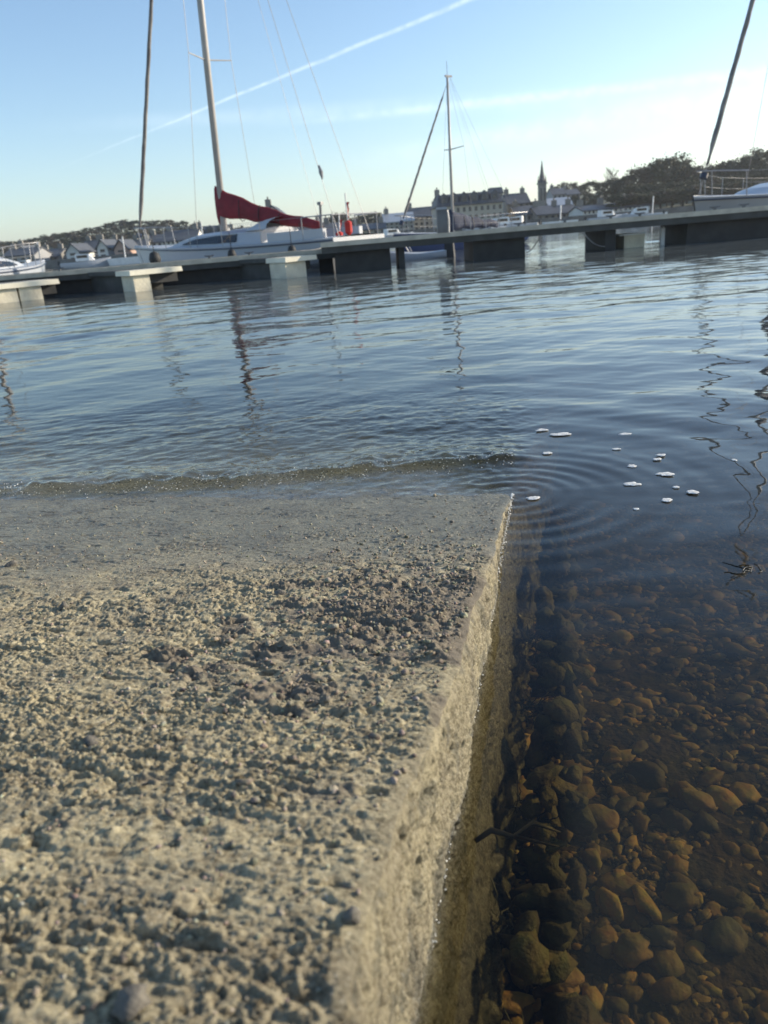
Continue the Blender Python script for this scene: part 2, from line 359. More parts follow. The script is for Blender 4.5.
# lumps stamped into the top
nl = 4500
ls = rng.uniform(-.35, 2.0, nl); lu = rng.uniform(.01, 2.4, nl)**1.0; lr = rng.uniform(.0018, .0040, nl)*(1+.9*(rng.random(nl) > .95))
keep = (rng.random(nl) < np.where(SL*ls < .10+.02*lu, .45, 1.0)); ls, lu, lr = ls[keep], lu[keep], lr[keep]
nc_ = int(700); cs = 1.02+rng.normal(0, .26, nc_); cu = np.abs(.15+rng.normal(0, .13, nc_)); cr_ = rng.uniform(.003, .008, nc_)
ls = np.r_[ls, cs]; lu = np.r_[lu, cu]; lr = np.r_[lr, cr_]
ntop = len(u_top)
for a_, b_, r_ in zip(ls, lu, lr):
    i0, i1 = np.searchsorted(s_r, (a_-2*r_, a_+2*r_)); j0, j1 = np.searchsorted(-u_top, (-b_-2.4*r_, -b_+2.4*r_)); j1 = min(j1, ntop)
    if i1 <= i0 or j1 <= j0: continue
    d2 = ((S[i0:i1, j0:j1]-a_)/r_)**2 + ((U0[i0:i1, j0:j1]-b_)/(r_*1.5))**2
    k_ = .45*r_*np.clip(1-d2*.62, 0, 1)**.8*(1+.3*gran[i0:i1, j0:j1])
    h[i0:i1, j0:j1] = np.maximum(h[i0:i1, j0:j1], h[i0:i1, j0:j1]*.4 + k_)
near_edge = sstep(.0, .03, U0)
h = h*(.35+.65*near_edge)
Z = Z + np.where(top, h, 0)
X_, Y_ = slip_xy(S, Uo - np.where(top, 0, side_h*(.3+.7*sstep(0, .02, DN))))
weed = deep*sstep(-.5, .3, fbm(S*12, Pq*8, 3, 91)+.15) + top*sstep(-.06, -.30, topz)*.45 + (~top)*sstep(.10, .20, -Z)*.05
V = np.stack([X_, Y_, Z], -1).reshape(-1, 3)
slip = np_mesh('concrete_slipway', V, grid_faces(len(s_r), len(path)), M['slip'], attrs={'wet': np.clip(wetv, 0, 1), 'crust': np.clip(crust, 0, 1), 'weed': np.clip(weed, 0, 1), 'greying': np.clip((~top)*(.55+.7*np.clip(fbm(S*26, Pq*26, 4, 95, .65), 0, 1)) + top*.55*(1-sstep(0,.03,U0)), 0, 1)})
tag(slip, 'rough beige concrete slipway sloping down into the sea, wet along its lower edge', 'slipway')

def slip_h(s, u):
    i = np.clip(np.searchsorted(s_r, s), 0, len(s_r)-1); j = np.clip(np.searchsorted(-u_top, -u), 0, ntop-1)
    return Z[i, j]

# ------------------------------------------------------------ stones helper (numpy instancing into one mesh)
def ico(sub=1):
    import bmesh
    bm = bmesh.new(); bmesh.ops.create_icosphere(bm, subdivisions=sub, radius=1.0)
    v = np.array([p.co[:] for p in bm.verts]); f = np.array([[q.index for q in p.verts] for p in bm.faces]); bm.free(); return v, f
IC1, IC2, IC3 = ico(1), ico(2), ico(3)
def rot_mats(n, tilt=.5):
    a = rng.uniform(0, 2*np.pi, n); b = rng.normal(0, tilt, n); ca, sa, cb, sb = np.cos(a), np.sin(a), np.cos(b), np.sin(b)
    z = np.zeros(n); o = np.ones(n)
    Rz = np.stack([np.stack([ca, -sa, z], -1), np.stack([sa, ca, z], -1), np.stack([z, z, o], -1)], -2)
    Rx = np.stack([np.stack([o, z, z], -1), np.stack([z, cb, -sb], -1), np.stack([z, sb, cb], -1)], -2)
    return Rz @ Rx
def rocks(pos, r, squash=(1, .8, .6), ic=IC2, rough_=.18, tilt=.4):
    n = len(pos); v, f = ic; sc = np.array(squash)[None]*r[:, None]*rng.uniform(.75, 1.25, (n, 3))
    nr = 1 + rough_*np.stack([vnoise(v[:, 0]*1.7+k*.73, v[:, 1]*1.7+v[:, 2]*2.1+k*1.31, k % 50) for k in range(n)]) if rough_ else np.ones((n, len(v)))
    P = np.einsum('nij,nvj->nvi', rot_mats(n, tilt), v[None]*nr[..., None]*sc[:, None]) + pos[:, None]
    Fi = (f[None] + (np.arange(n)*len(v))[:, None, None]).reshape(-1, 3)
    return P.reshape(-1, 3), Fi

# loose grit on the ramp
ng = 7000; gs = rng.uniform(-.1, 1.95, ng); gu = rng.uniform(.012, 1.9, ng)
k = rng.random(ng) < np.where(SL*gs < .05+.022*gu, .25, 1); gs, gu = gs[k], gu[k]
gr = np.exp(rng.normal(math.log(.0016), .35, len(gs))).clip(.0008, .0035); gx, gy = slip_xy(gs, gu)
P_, F_ = rocks(np.stack([gx, gy, slip_h(gs, gu)+gr*.25], -1), gr, (1, .85, .7), IC1, .45)
tag(np_mesh('grit', P_, F_, M['grit'], True), 'fine grit and sand grains scattered over the ramp', 'grit', kind='stuff')
ng = 1800; gs = 1.02+rng.normal(0, .27, ng); gu = np.abs(.14+rng.normal(0, .12, ng))+.01
gr = np.exp(rng.normal(math.log(.0022), .45, ng)).clip(.001, .0065); gx, gy = slip_xy(gs, gu)
P_, F_ = rocks(np.stack([gx, gy, slip_h(gs, gu)+gr*.25], -1), gr, (1.2, .8, .7), IC1, .5)
tag(np_mesh('dried_weed_crumbs', P_, F_, M['crust'], True), 'brown crumbs of dried weed in a patch near the ramp edge', 'crumbs', kind='stuff')

chipm = mat('stone_chip_grey', (.17, .155, .125), .9, (.10, .09, .075), 120, bump=.002, bscale=400)
def single_stone(name, c, r, m, label, cat, group=None, squash=(1, .8, .6), rough_=.25, parent=None, ic=IC3):
    P1, F1 = rocks(np.array([[0., 0., 0.]]), np.array([r]), squash, ic, rough_, .15)
    o = np_mesh(name, P1, F1, m, True); o.location = c; tag(o, label, cat, group); return o
for (px, py, r, lab) in [(132, 1006, .010, 'largest grey stone chip, near the bottom edge of the ramp'), (12, 566, .012, 'dark stone chip on the wet ramp at the left edge of the photo'),
                         (64, 608, .009, 'dark stone chip on the damp part of the ramp near its left side'), (280, 595, .009, 'dark chip on the ramp just above the brown crumbs'),
                         (92, 745, .009, 'stone chip on the dry ramp at mid left'), (352, 918, .008, 'stone chip by the worn ramp edge near the bottom')]:
    # find the ramp point under this pixel
    d = fw + rt*(px-384)/F_PX - up*(py-512)/F_PX; n_ = np.array([SL*ds[0], SL*ds[1], -1.0]); a0 = np.array([A.x, A.y, 0.0])
    t_ = ((a0-np.array([0, 0, EYE]))@n_)/(d@n_); p_ = np.array([0, 0, EYE])+t_*d
    single_stone('stone_chip', (p_[0], p_[1], p_[2]+r*.25), r, chipm, lab, 'stone', squash=(1, .85, .75), rough_=.55, ic=IC2)

# ------------------------------------------------------------ seabed and pebbles
yb = np.concatenate([np.linspace(-8, -.5, 20), np.arange(-.4, 3.2, .03), np.geomspace(3.3, 1500, 90)])
tb = np.linspace(-1, 1, 161)
YB, TB = np.meshgrid(yb, tb, indexing='ij'); XB = TB*np.abs(TB)**.6*(6+1.2*np.maximum(YB, 0))
def bed_z(x, y): return -.36 - .10*np.clip(y-.9, 0, 1.2)**1.3 - .13*np.clip(y-2.0, 0, 22) + .02*fbm(x*2.3, y*2.3, 3, 5) - .03*np.clip(x-.4, 0, 3)
ZB = bed_z(XB, YB) + .010*fbm(XB*11, YB*11, 3, 6)
bed = np_mesh('seabed', np.stack([XB, YB, ZB], -1).reshape(-1, 3), grid_faces(*XB.shape), M['bedrock']); tag(bed, kind='structure')
npb = 34000
py_ = .25 + 3.6*rng.random(npb)**1.35; px_ = rng.uniform(-.35, 1.0, npb)*(1.0+.75*py_) + .1
wl = A.x + ds[0]*((py_-A.y)/ds[1])                      # wall line x at this y
k = px_ > wl + .02; px_, py_ = px_[k], py_[k]
pr = np.exp(rng.normal(math.log(.0068), .55, len(px_))).clip(.004, .030)*(1+.10*py_)
P_, F_ = rocks(np.stack([px_, py_, bed_z(px_, py_)+pr*rng.uniform(-.35, .45, len(pr))], -1), pr, (1.25, .85, .40), IC2, .38, .3)
tag(np_mesh('seabed_pebbles', P_, F_, M['pebble'], True), 'brown and ochre pebbles covering the shallow seabed beside the ramp', 'pebbles', kind='stuff')
tanm = var_mat('tan_stone', [(.24, .17, .08), (.24, .17, .08)], 20, .7, .004, 60, False)
olvm = var_mat('olive_stone', [(.10, .08, .03), (.10, .08, .03)], 20, .7, .004, 60, False)
grym = var_mat('grey_stone', [(.09, .085, .065), (.09, .085, .065)], 20, .7, .004, 60, False)
for (px, py, r, mm_, lab) in [(633, 958, .030, tanm, 'tan angular stone under water, largest near the bottom right'), (556, 918, .052, olvm, 'broad olive stone under water beside the wall foot'),
                              (658, 945, .028, grym, 'grey rounded stone under water right of the tan angular stone'), (600, 822, .030, tanm, 'pale ochre stone catching light on the seabed'),
                              (697, 798, .028, tanm, 'yellowish stone under water farther from the wall'), (725, 940, .028, grym, 'grey stone under water at the far right of the pebbles'),
                              (560, 985, .03, tanm, 'small ochre stone under water near the bottom edge'), (680, 905, .030, olvm, 'olive stone under water between the grey stones'),
                              (545, 820, .026, tanm, 'orange brown stone lying against the weedy wall foot')]:
    q = onz(px, py, -.37); q.z = float(bed_z(np.array(q.x), np.array(q.y)))+r*.55
    single_stone('seabed_stone', q, r, mm_, lab, 'stone', 'larger stones on the seabed', squash=(1, .85, .5), rough_=.3)
# broken footing stones with weed along the wall foot
fm = var_mat('weedy_footing', [(.05, .045, .02), (.10, .085, .035), (.03, .027, .014)], 25, .8, .01, 60)
nf = 260; fs = rng.uniform(-.3, 1.9, nf); xx, yy = slip_xy(fs, -.085-rng.random(nf)*.075)
P_, F_ = rocks(np.stack([xx, yy, -.36+rng.uniform(0, .17, nf)], -1), rng.uniform(.010, .034, nf), (1.2, .8, .7), IC2, .5, .5)
tag(np_mesh('footing_rubble', P_, F_, fm, True), 'weedy broken rubble heaped along the submerged foot of the ramp wall', 'rubble', kind='stuff')

# ------------------------------------------------------------ water with real waves
yw = [-30, -20, -12, -8, -5, -3, -2, -1.4, -1.0]
y = -.8
while y < 1480:
    yw.append(y); y += .012 if y < .25 else (max(.0060, .0048*y) if y < 30 else .014*y)
yw = np.array(yw); nt_ = 620; tw = np.linspace(-1, 1, nt_)
YW, TW = np.meshgrid(yw, tw, indexing='ij'); HW = 3 + .8*np.maximum(YW, 0); XW = HW*(.33*TW+.67*TW**3) + .3
XW = np.where(YW > 60, XW*(1+ (YW-60)/400*.5), XW)
dxl = np.gradient(XW, axis=1); dyl = np.gradient(YW, axis=0)
ZW = np.zeros_like(XW)
calm = .55 + .45*sstep(-.5, .7, fbm(XW*.22, YW*.16, 3, 41))
rx, ry = XW-A.x, YW-A.y; rc = np.hypot(rx, ry)
nearf = sstep(1.0, 7.0, YW)
for i in range(54):
    lam = .16*(9.0)**(i/53.); th = rng.normal(0, .42) + (0.12 if i % 3 else -.9)
    kx, ky = math.sin(th)*2*math.pi/lam, math.cos(th)*2*math.pi/lam
    amp = .0011*lam**1.0*(.8+.6*rng.random())
    vis = sstep(2.2, 5.0, lam/np.maximum(dyl, dxl))*(.26+.74*nearf)
    ph = rng.uniform(0, 6.28) + .9*vnoise(XW*.35/lam*.3, YW*.35/lam*.3, i)
    ZW += amp*vis*calm*np.sin(kx*XW+ky*YW+ph)
for i in range(14):
    lam = .055*(2.6)**(i/13.); th = rng.normal(0, .6); kx, ky = math.sin(th)*2*math.pi/lam, math.cos(th)*2*math.pi/lam
    ZW += .0016*lam*sstep(2.6, 4.5, lam/np.maximum(dyl, dxl))*sstep(1.7, 3.0, YW)*(.5+.5*vnoise(XW*.8+i, YW*.5, i+60))*np.sin(kx*XW+ky*YW+rng.uniform(0, 6.28)+1.2*vnoise(XW*2.2, YW*2.2, i+40))
# rings spreading from the submerged corner of the ramp
ZW += np.where(rc < 4.5, .0010*(.8+.9*vnoise(XW*4,YW*4,8))*np.exp(-rc/.40)*np.sin(2*np.pi/.075*np.log1p(.075*rc/.045)*1.0)*sstep(.0, .05, rc), 0)
rc2 = np.hypot(XW-A.x+.15, YW-A.y-.1); ZW += np.where(rc2 < 6, .0036*(.4+.8*vnoise(XW*1.1,YW*1.1,9))*np.exp(-((rc2-1.7)/1.3)**2)*np.sin(2*np.pi*rc2/(.20+.05*rc2)+1.3*vnoise(XW*2, YW*2, 3))*sstep(-.3, .5, XW-A.x), 0)
# wavelet running in over the ramp
ul = (XW-A.x)*ns[0] + (YW-A.y)*ns[1]; sl = (XW-A.x)*ds[0] + (YW-A.y)*ds[1]
crest = -.40 + .35*(1-np.exp(-np.clip(ul, 0, 4)/.7)) + .022*fbm(ul*1.9, ul*0, 3, 13)
dd = sl - crest
lat = sstep(-.10, .12, ul)*(1-.4*sstep(1.5, 3, ul)) 
prof = np.where(dd > 0, np.exp(-(dd/.045)**2), np.exp(-(dd/.17)**2))
ZW += lat*.020*prof*(1+.5*fbm(ul*7, sl*3, 3, 14)) + lat*prof*(.0035*fbm(XW*28, YW*28, 3, 19))
over = sstep(-.15, .1, ul)*sstep(.3, -.05, sl)*sstep(-2.0, -.5, sl)
ZW += over*(.0017*fbm(XW*13, YW*20, 3, 15)+.0014*fbm(XW*40, YW*50, 2, 16))
ZW += sstep(-.02, .1, ul)*np.where(dd > 0, .004*sstep(.20, .0, dd)*(1+.5*fbm(ul*4, ul*0, 2, 33)), 0)
ZW += (YW < 3.2)*sstep(.0, .25, -ul)*.0009*fbm(XW*5, YW*8, 3, 17)
rip = .15 + .85*sstep(2.5, 9, YW); rip = rip + over*2.0
bd = -bed_z(XW, YW); depth = np.clip(-SL*sl, 0, 9); depth = np.minimum(depth*1.0, bd); mixw = sstep(-.06, .22, ul); mixw = np.where(sl > -.02, (ul > 0)*1.0, mixw); depth = depth*mixw + bd*(1-mixw)
depth = np.where(ul < 0, np.minimum(depth, .03 - ul*2.2 + 7*sstep(.12, -.22, sl)), depth); depth = np.clip(depth, .01, 6)*1.5 + lat*.26*np.exp(-((dd+.02)/.085)**2)*(.6+.5*fbm(ul*6, sl*5, 3, 18)) 
wat = np_mesh('water', np.stack([XW, YW, ZW], -1).reshape(-1, 3), grid_faces(*XW.shape), M['water'], attrs={'rip': rip, 'depth': depth}); tag(wat, kind='structure')

# beads painting sun glints on the wall's waterline, foam and sparkle on the wavelet
fmb = []
nb = 520; bs = 1.45*rng.random(nb)**1.5; bx_, by_ = slip_xy(bs, .002-np.abs(rng.normal(0, .003, nb)))
br = rng.uniform(.0005, .0014, nb)*(.6+.5*(2-bs)/2+.2)
P_, F_ = rocks(np.stack([bx_, by_, .001+rng.uniform(0, .003, nb)], -1), br, (1.8, 1, .8), IC1, 0)
tag(np_mesh('waterline_glint', P_, F_, M['foam'], True), 'thin line of white beads painted as sun glints where the water meets the ramp wall', 'glint', kind='stuff')

nb = 1100; uu = rng.uniform(.0, 2.2, nb); cc_ = -.40 + .35*(1-np.exp(-uu/.7)) + .022*fbm(uu*1.9, uu*0, 3, 13); s_s = cc_ + rng.normal(.03, .035, nb); bx_, by_ = slip_xy(s_s, uu)
ddn = s_s-cc_; zz = .017*np.where(ddn > 0, np.exp(-(ddn/.045)**2), np.exp(-(ddn/.17)**2)); hid = rng.random(nb) < .5
P_, F_ = rocks(np.stack([bx_, by_, zz+.001], -1)[hid], rng.uniform(.0010, .0030, nb)[hid], (1.6, .8, .5), IC1, .4)
tag(np_mesh('weed_scraps', P_, F_, M['weedg'], True), 'brown scraps of weed churned up along the small breaking wavelet', 'weed scraps', kind='stuff')
k = ~hid; P_, F_ = rocks(np.stack([bx_, by_, zz+.002], -1)[k], rng.uniform(.0008, .0022, nb)[k], (1.6, 1, .7), IC1, 0)
P2_, F2_ = P_, F_
tag(np_mesh('wavelet_glint_froth', P_, F_, M['foam'], True), 'scattered white beads of foam and painted sparkle along the crest of the small wavelet', 'glint', kind='stuff')  # white beads painted as crest sparkle, together with foam

# floating foam flecks
def foam_fleck(px, py, wpx, hpx, label):
    c = onz(px, py, .002); D = math.hypot(c.x, c.y); a = wpx/2/790*math.hypot(D, EYE)*1.0; b = a*min(1.2, hpx/wpx*2.1)
    mb = MB(); nseg = 22; seed = rng.uniform(0, 50); outl = []
    for i in range(nseg):
        t = 2*math.pi*i/nseg; rr_ = .95+.45*mnoise.noise((math.cos(t)*1.3+seed, math.sin(t)*1.3, 0))+.30*mnoise.noise((math.cos(t)*3.5+seed, math.sin(t)*3.5, 3)); outl.append((rr_*math.cos(t), rr_*math.sin(t)))
    secs = [[(x*a*k, y*b*k, z) for x, y in outl] for k, z in ((.8, -.002), (1, .0), (.95, .0006), (.6, .0011), (.2, .0012))]
    mb.loft(secs); o = recalc(mb.build('foam_fleck', M['foam'], smooth=True)); o.location = c; tag(o, label, 'foam', 'foam flecks floating right of the ramp corner'); return o
for a_ in [(632, 484, 17, 6, 'largest round foam fleck, nearest the ramp corner'), (665, 474, 16, 6, 'bright oval foam fleck right of the largest one'),
           (561, 434, 22, 6, 'long thin foam streak straight out from the ramp corner'), (542, 430, 13, 4, 'small foam fleck just left of the long streak'),
           (624, 434, 12, 4, 'foam fleck farthest out above the middle of the cluster'), (632, 466, 10, 4, 'small foam fleck directly behind the largest one'),
           (692, 492, 12, 5, 'foam fleck at the right end of the cluster'), (667, 500, 11, 5, 'foam fleck in front of the bright oval one'),
           (661, 455, 9, 4, 'upper of two touching foam flecks right of the middle'), (657, 459, 9, 4, 'lower of two touching foam flecks right of the middle'),
           (547, 453, 10, 4, 'foam fleck in front of the long streak'), (616, 449, 9, 3, 'tiny foam fleck in the middle of the cluster'),
           (676, 487, 7, 3, 'tiny foam fleck between the bright oval and the right end one'), (636, 509, 6, 3, 'tiny foam fleck nearest the camera'),
           (533, 498, 14, 5, 'foam fleck floating at the ramp corner inside the rings'), (734, 460, 5, 3, 'tiny lone foam fleck far to the right')]:
    foam_fleck(*a_)
# dark strands on the surface at right, seaweed tufts on the wall foot
def weed_tuft(base, n, ln, label, flat=False, m='weed', wd=.004, group=None):
    mb = MB()
    for i in range(n):
        a = rng.uniform(0, 6.28) if flat else rng.uniform(-.9, .9)-1.2; p = Vector((rng.normal(0, ln*.25), rng.normal(0, ln*.25), 0 if flat else 0)); pts = [p.copy()]; v = Vector((math.cos(a), math.sin(a), 0 if flat else rng.uniform(.3, 1)))
        for k_ in range(7):
            v = (v+Vector((rng.normal(0, .45), rng.normal(0, .45), rng.normal(0, .02 if flat else .3)))).normalized()
            if flat: v.z = 0
            p = p+v*ln/7*rng.uniform(.7, 1.2); pts.append(p.copy())
        mb.tube(pts, [wd*(.5+.5*math.sin(math.pi*(j+.6)/8.2)) for j in range(8)], 5)
    o = mb.build('seaweed', M[m], smooth=True); o.location = base; tag(o, label, 'seaweed', group); return o
weed_tuft(onz(752, 572, .001), 6, .06, 'dark branching strands floating at the right edge, nearer clump', True, wd=.0010)
weed_tuft(onz(762, 520, .001), 4, .06, 'thin dark strands floating at the right edge, farther clump', True, wd=.0010)
for i, (s_, lab) in enumerate([(1.15, 'brown seaweed tuft on the wall foot beside the orange stone'), (.95, 'olive seaweed tuft on the wall foot, middle of the wall'),
                               (.62, 'seaweed tuft on the wall foot below the brown crumbs'), (.30, 'seaweed tuft near the submerged corner of the wall'), (1.38, 'dark seaweed tuft nearest the camera on the wall foot')]):
    bx0, by0 = slip_xy(s_, -.07); weed_tuft((bx0, by0, -.27), 30, .07, lab, False, 'weed' if i % 2 else 'weedg', .0011)
mb = MB(); bx0, by0 = slip_xy(1.23, -.02); bx1, by1 = slip_xy(1.20, -.13)
mb.tube([(bx0, by0, -.06), (bx0*.8+bx1*.2, by0*.8+by1*.2+.006, -.05), (bx0*.55+bx1*.45, by0*.55+by1*.45-.004, -.055), (bx0*.3+bx1*.7, by0*.3+by1*.7+.010, -.048), (bx1, by1, -.06)], [.0035, .0045, .003, .0035, .0012], 7)
mb.tube([(bx0*.55+bx1*.45, by0*.55+by1*.45-.004, -.055), (bx1-.01, by1-.035, -.05)], [.003, .001], 6)
tag(mb.build('driftwood_stick', M['weed'], smooth=True), 'short dark stick jammed against the wall just under the water', 'stick')

# ------------------------------------------------------------ pontoons
def span(px0, px1, Y, z): return at(px0, 0, Y), at(px1, 0, Y)
def xat(px, Y, z=.3):
    # x of the point at depth Y, height z in image column px
    lo, hi = -40., 400.
    lo = at(px, 240, Y).x
    for _ in range(8):
        q = np.array([lo, Y, z-EYE]); zc = q@fw; u = 384+F_PX*(q@rt)/zc; lo += (px-u)/F_PX*zc
    return lo
def walkway(name, x0, x1, Y0, Y1, z, floats, label, th=.05, fh=.15, cleats=()):
    r = empty(name, ((x0+x1)/2, (Y0+Y1)/2, 0)); tag(r, label, 'pontoon'); ox, oy = r.location.x, r.location.y
    d_ = MB(); n = int((x1-x0)/.16)
    for i in range(n):
        xa = x0+(x1-x0)*i/n; d_.box((xa+.08-ox, 0, z-.018+.004*rng.random()), ((x1-x0)/n-.012, Y1-Y0-.22, .036))
    d_.build('deck', M['deckw'], r)
    e = MB()
    for yy_ in (Y0+.05, Y1-.05): e.box(((x0+x1)/2-ox, yy_-oy, z-.03), (x1-x0, .10, .095))
    e.build('edge_beam', M['kerbw'], r)
    f_ = MB()
    for yy_ in (Y0+.07, Y1-.07): f_.box(((x0+x1)/2-ox, yy_-oy, z-.06-fh/2), (x1-x0-.02, .08, fh))
    k_ = int((x1-x0)/2.0)
    for i in range(k_+1): f_.box((x0+.1+(x1-x0-.2)*i/max(k_, 1)-ox, 0, z-.06-fh/2), (.07, Y1-Y0-.24, fh*.8))
    f_.build('frame_beam', M['fascia'], r)
    for (a, b, m_) in floats:
        g = MB(); zt = z-.065-fh
        g.box(((a+b)/2-ox, 0.02, (zt-.25)/2), (b-a, Y1-Y0-.34, zt+.25), top=(.985, .97)); g.build('float', M[m_], r)
    for cx in cleats:
        c_ = MB(); c_.box((cx-ox, Y0+.12-oy, z+.045), (.05, .05, .05)); c_.tube([(cx-.11-ox, Y0+.12-oy, z+.085), (cx-.05-ox, Y0+.12-oy, z+.075), (cx+.05-ox, Y0+.12-oy, z+.075), (cx+.11-ox, Y0+.12-oy, z+.085)], [.012, .018, .018, .012], 6)
        c_.build('cleat', M['steel'], r)
    return r
YR = 17.7
fx = lambda a, Y=YR: xat(a, Y)
walkway('floating_walkway', fx(322), 11.5, YR, YR+2.0, .64,
        [(fx(334), fx(391), 'floatd'), (fx(399), fx(405), 'floatd'), (fx(474), fx(527), 'floatd'), (fx(608), fx(619), 'floatd'), (fx(690), 10.9, 'floatd')],
        'long timber floating walkway with pale edge running to the right on black floats', cleats=[fx(c) for c in (520, 566, 612, 641, 716, 745)])
walkway('floating_walkway', -16.5, fx(336), 18.9, 21.0, .50,
        [(xat(a, 18.9), xat(b, 18.9), 'floatd') for a, b in ((-30, 12), (38, 126), (150, 268), (318, 332))] ,  # black boxes stretched wide to paint the shaded void under the deck
        'low dark floating walkway at the left carrying the three concrete fingers', fh=.14, cleats=[xat(c, 18.9) for c in (60, 210, 250)])
def finger(px0, px1, ytop_z, Y0, fl, label):
    x_0, x_1 = xat(px0, Y0, ytop_z), xat(px1, Y0, ytop_z); r = empty('finger_pontoon', ((x_0+x_1)/2, Y0, 0), R_(38)); tag(r, label, 'pontoon', 'concrete finger pontoons'); ox = r.location.x
    s_ = MB(); s_.box((0, .40, ytop_z-.06), (x_1-x_0, .80, .10), top=(.985, .99)); s_.build('slab', M['slab'], r)
    for (a, b) in fl:
        g = MB(); a1, b1 = xat(a, Y0), xat(b, Y0); g.box(((a1+b1)/2-ox, .40, (ytop_z-.12-.3)/2), (b1-a1-.02, .64, ytop_z-.12+.3)); g.build('float', M['conc'], r)
    g = MB(); g.box(((x_1+x_0)/2-ox+.1, .50, ytop_z-.21), (x_1-x_0-.25, .5, .20)); g.build('frame_beam', M['floatd'], r)
    g = MB(); g.box((0, 1.9, ytop_z-.05), (x_1-x_0-.1, 2.2, .09)); g.box((0, 1.9, ytop_z-.30), (x_1-x_0-.3, 2.2, .40)); g.build('walk_plank', M['fascia'], r)
    return r
finger(-45, 58, .39, 16.9, [(-40, 17), (18, 41)], 'pale concrete finger pontoon end at the left edge of the photo, widest of three')
finger(128, 184, .44, 17.2, [(133, 151)], 'pale concrete finger pontoon end in front of the yacht bow, middle of three')
finger(282, 320, .44, 17.5, [(284, 309)], 'pale concrete finger pontoon end nearest the red sail cover, right of three')
# bollard-like pile guide / pedestal on the walkway
r = empty('service_pedestal', (fx(445), YR+.35, .64)); tag(r, 'grey square service pedestal with rounded cap standing on the walkway', 'pedestal')
b_ = MB(); b_.box((0, 0, .25), (.22, .22, .50)); b_.build('housing', M['steel'], r); b_ = MB(); b_.box((0, 0, .52), (.25, .25, .05), top=(.8, .8)); b_.build('cap', M['greyr'], r)
b_ = MB(); b_.tube([(.14, -.03, .0), (.15, -.03, .30), (.13, -.03, .44), (.12, -.03, .47)], .018, 6); b_.build('side_pipe', M['white'], r)
# things under / beside the right end
r = empty('pontoon_float_block', (fx(643), YR+1.0, 0)); tag(r, 'brown concrete float block under the walkway at the right', 'float')
b_ = MB(); b_.box((0, 0, .06), (.46, .9, .44)); b_.build('block', M['conc'], r); b_ = MB(); b_.box((-.05, 0, .29), (.60, .95, .03)); b_.build('cap', M['white'], r)
mbp = MB(); mbp.tube([(0, 0, -.2), (0, 0, .36)], .05, 10); mbp.tube([(0, 0, .36), (0, 0, .40)], [.05, .02], 10); o = mbp.build('white_fender_post', M['white']); o.location = (fx(673), YR+.6, 0); tag(o, 'white upright fender under the walkway at the right', 'fender')

# ------------------------------------------------------------ boats
def hull_mesh(L0, L1, beam, sheer_b, sheer_s, draft=.35, ns_=22):
    """L0 stern (<0) to L1 bow; returns sections side by side and sheer line"""
    secs = []; sheer = []
    for i in range(ns_+1):
        t = i/ns_; x = L0+(L1-L0)*t
        b = beam/2*(1-max(0, (t-.42)/.58)**2.1)*(.80+.20*min(1, t/.42)); b = max(b, .015)
        zs = sheer_s+(sheer_b-sheer_s)*t**1.6-.05*math.sin(math.pi*t); dr = draft*math.sin(math.pi*min(1, .16+.84*(1-t)**.8*1.0)) if t < 1 else 0
        rake = .35*(t**6)
        q = []
        for kk in range(7):
            a = kk/6*math.pi/2; yb_ = b*math.sin(a)**.55; zb = -dr+(zs+dr)*(1-math.cos(a))**(1.15); q.append((x+rake*(zb/zs if zs else 0), yb_, zb))
        secs.append([(p[0], -p[1], p[2]) for p in q[::-1]]+q[1:]); sheer.append((x+rake, b, zs))
    return secs, sheer
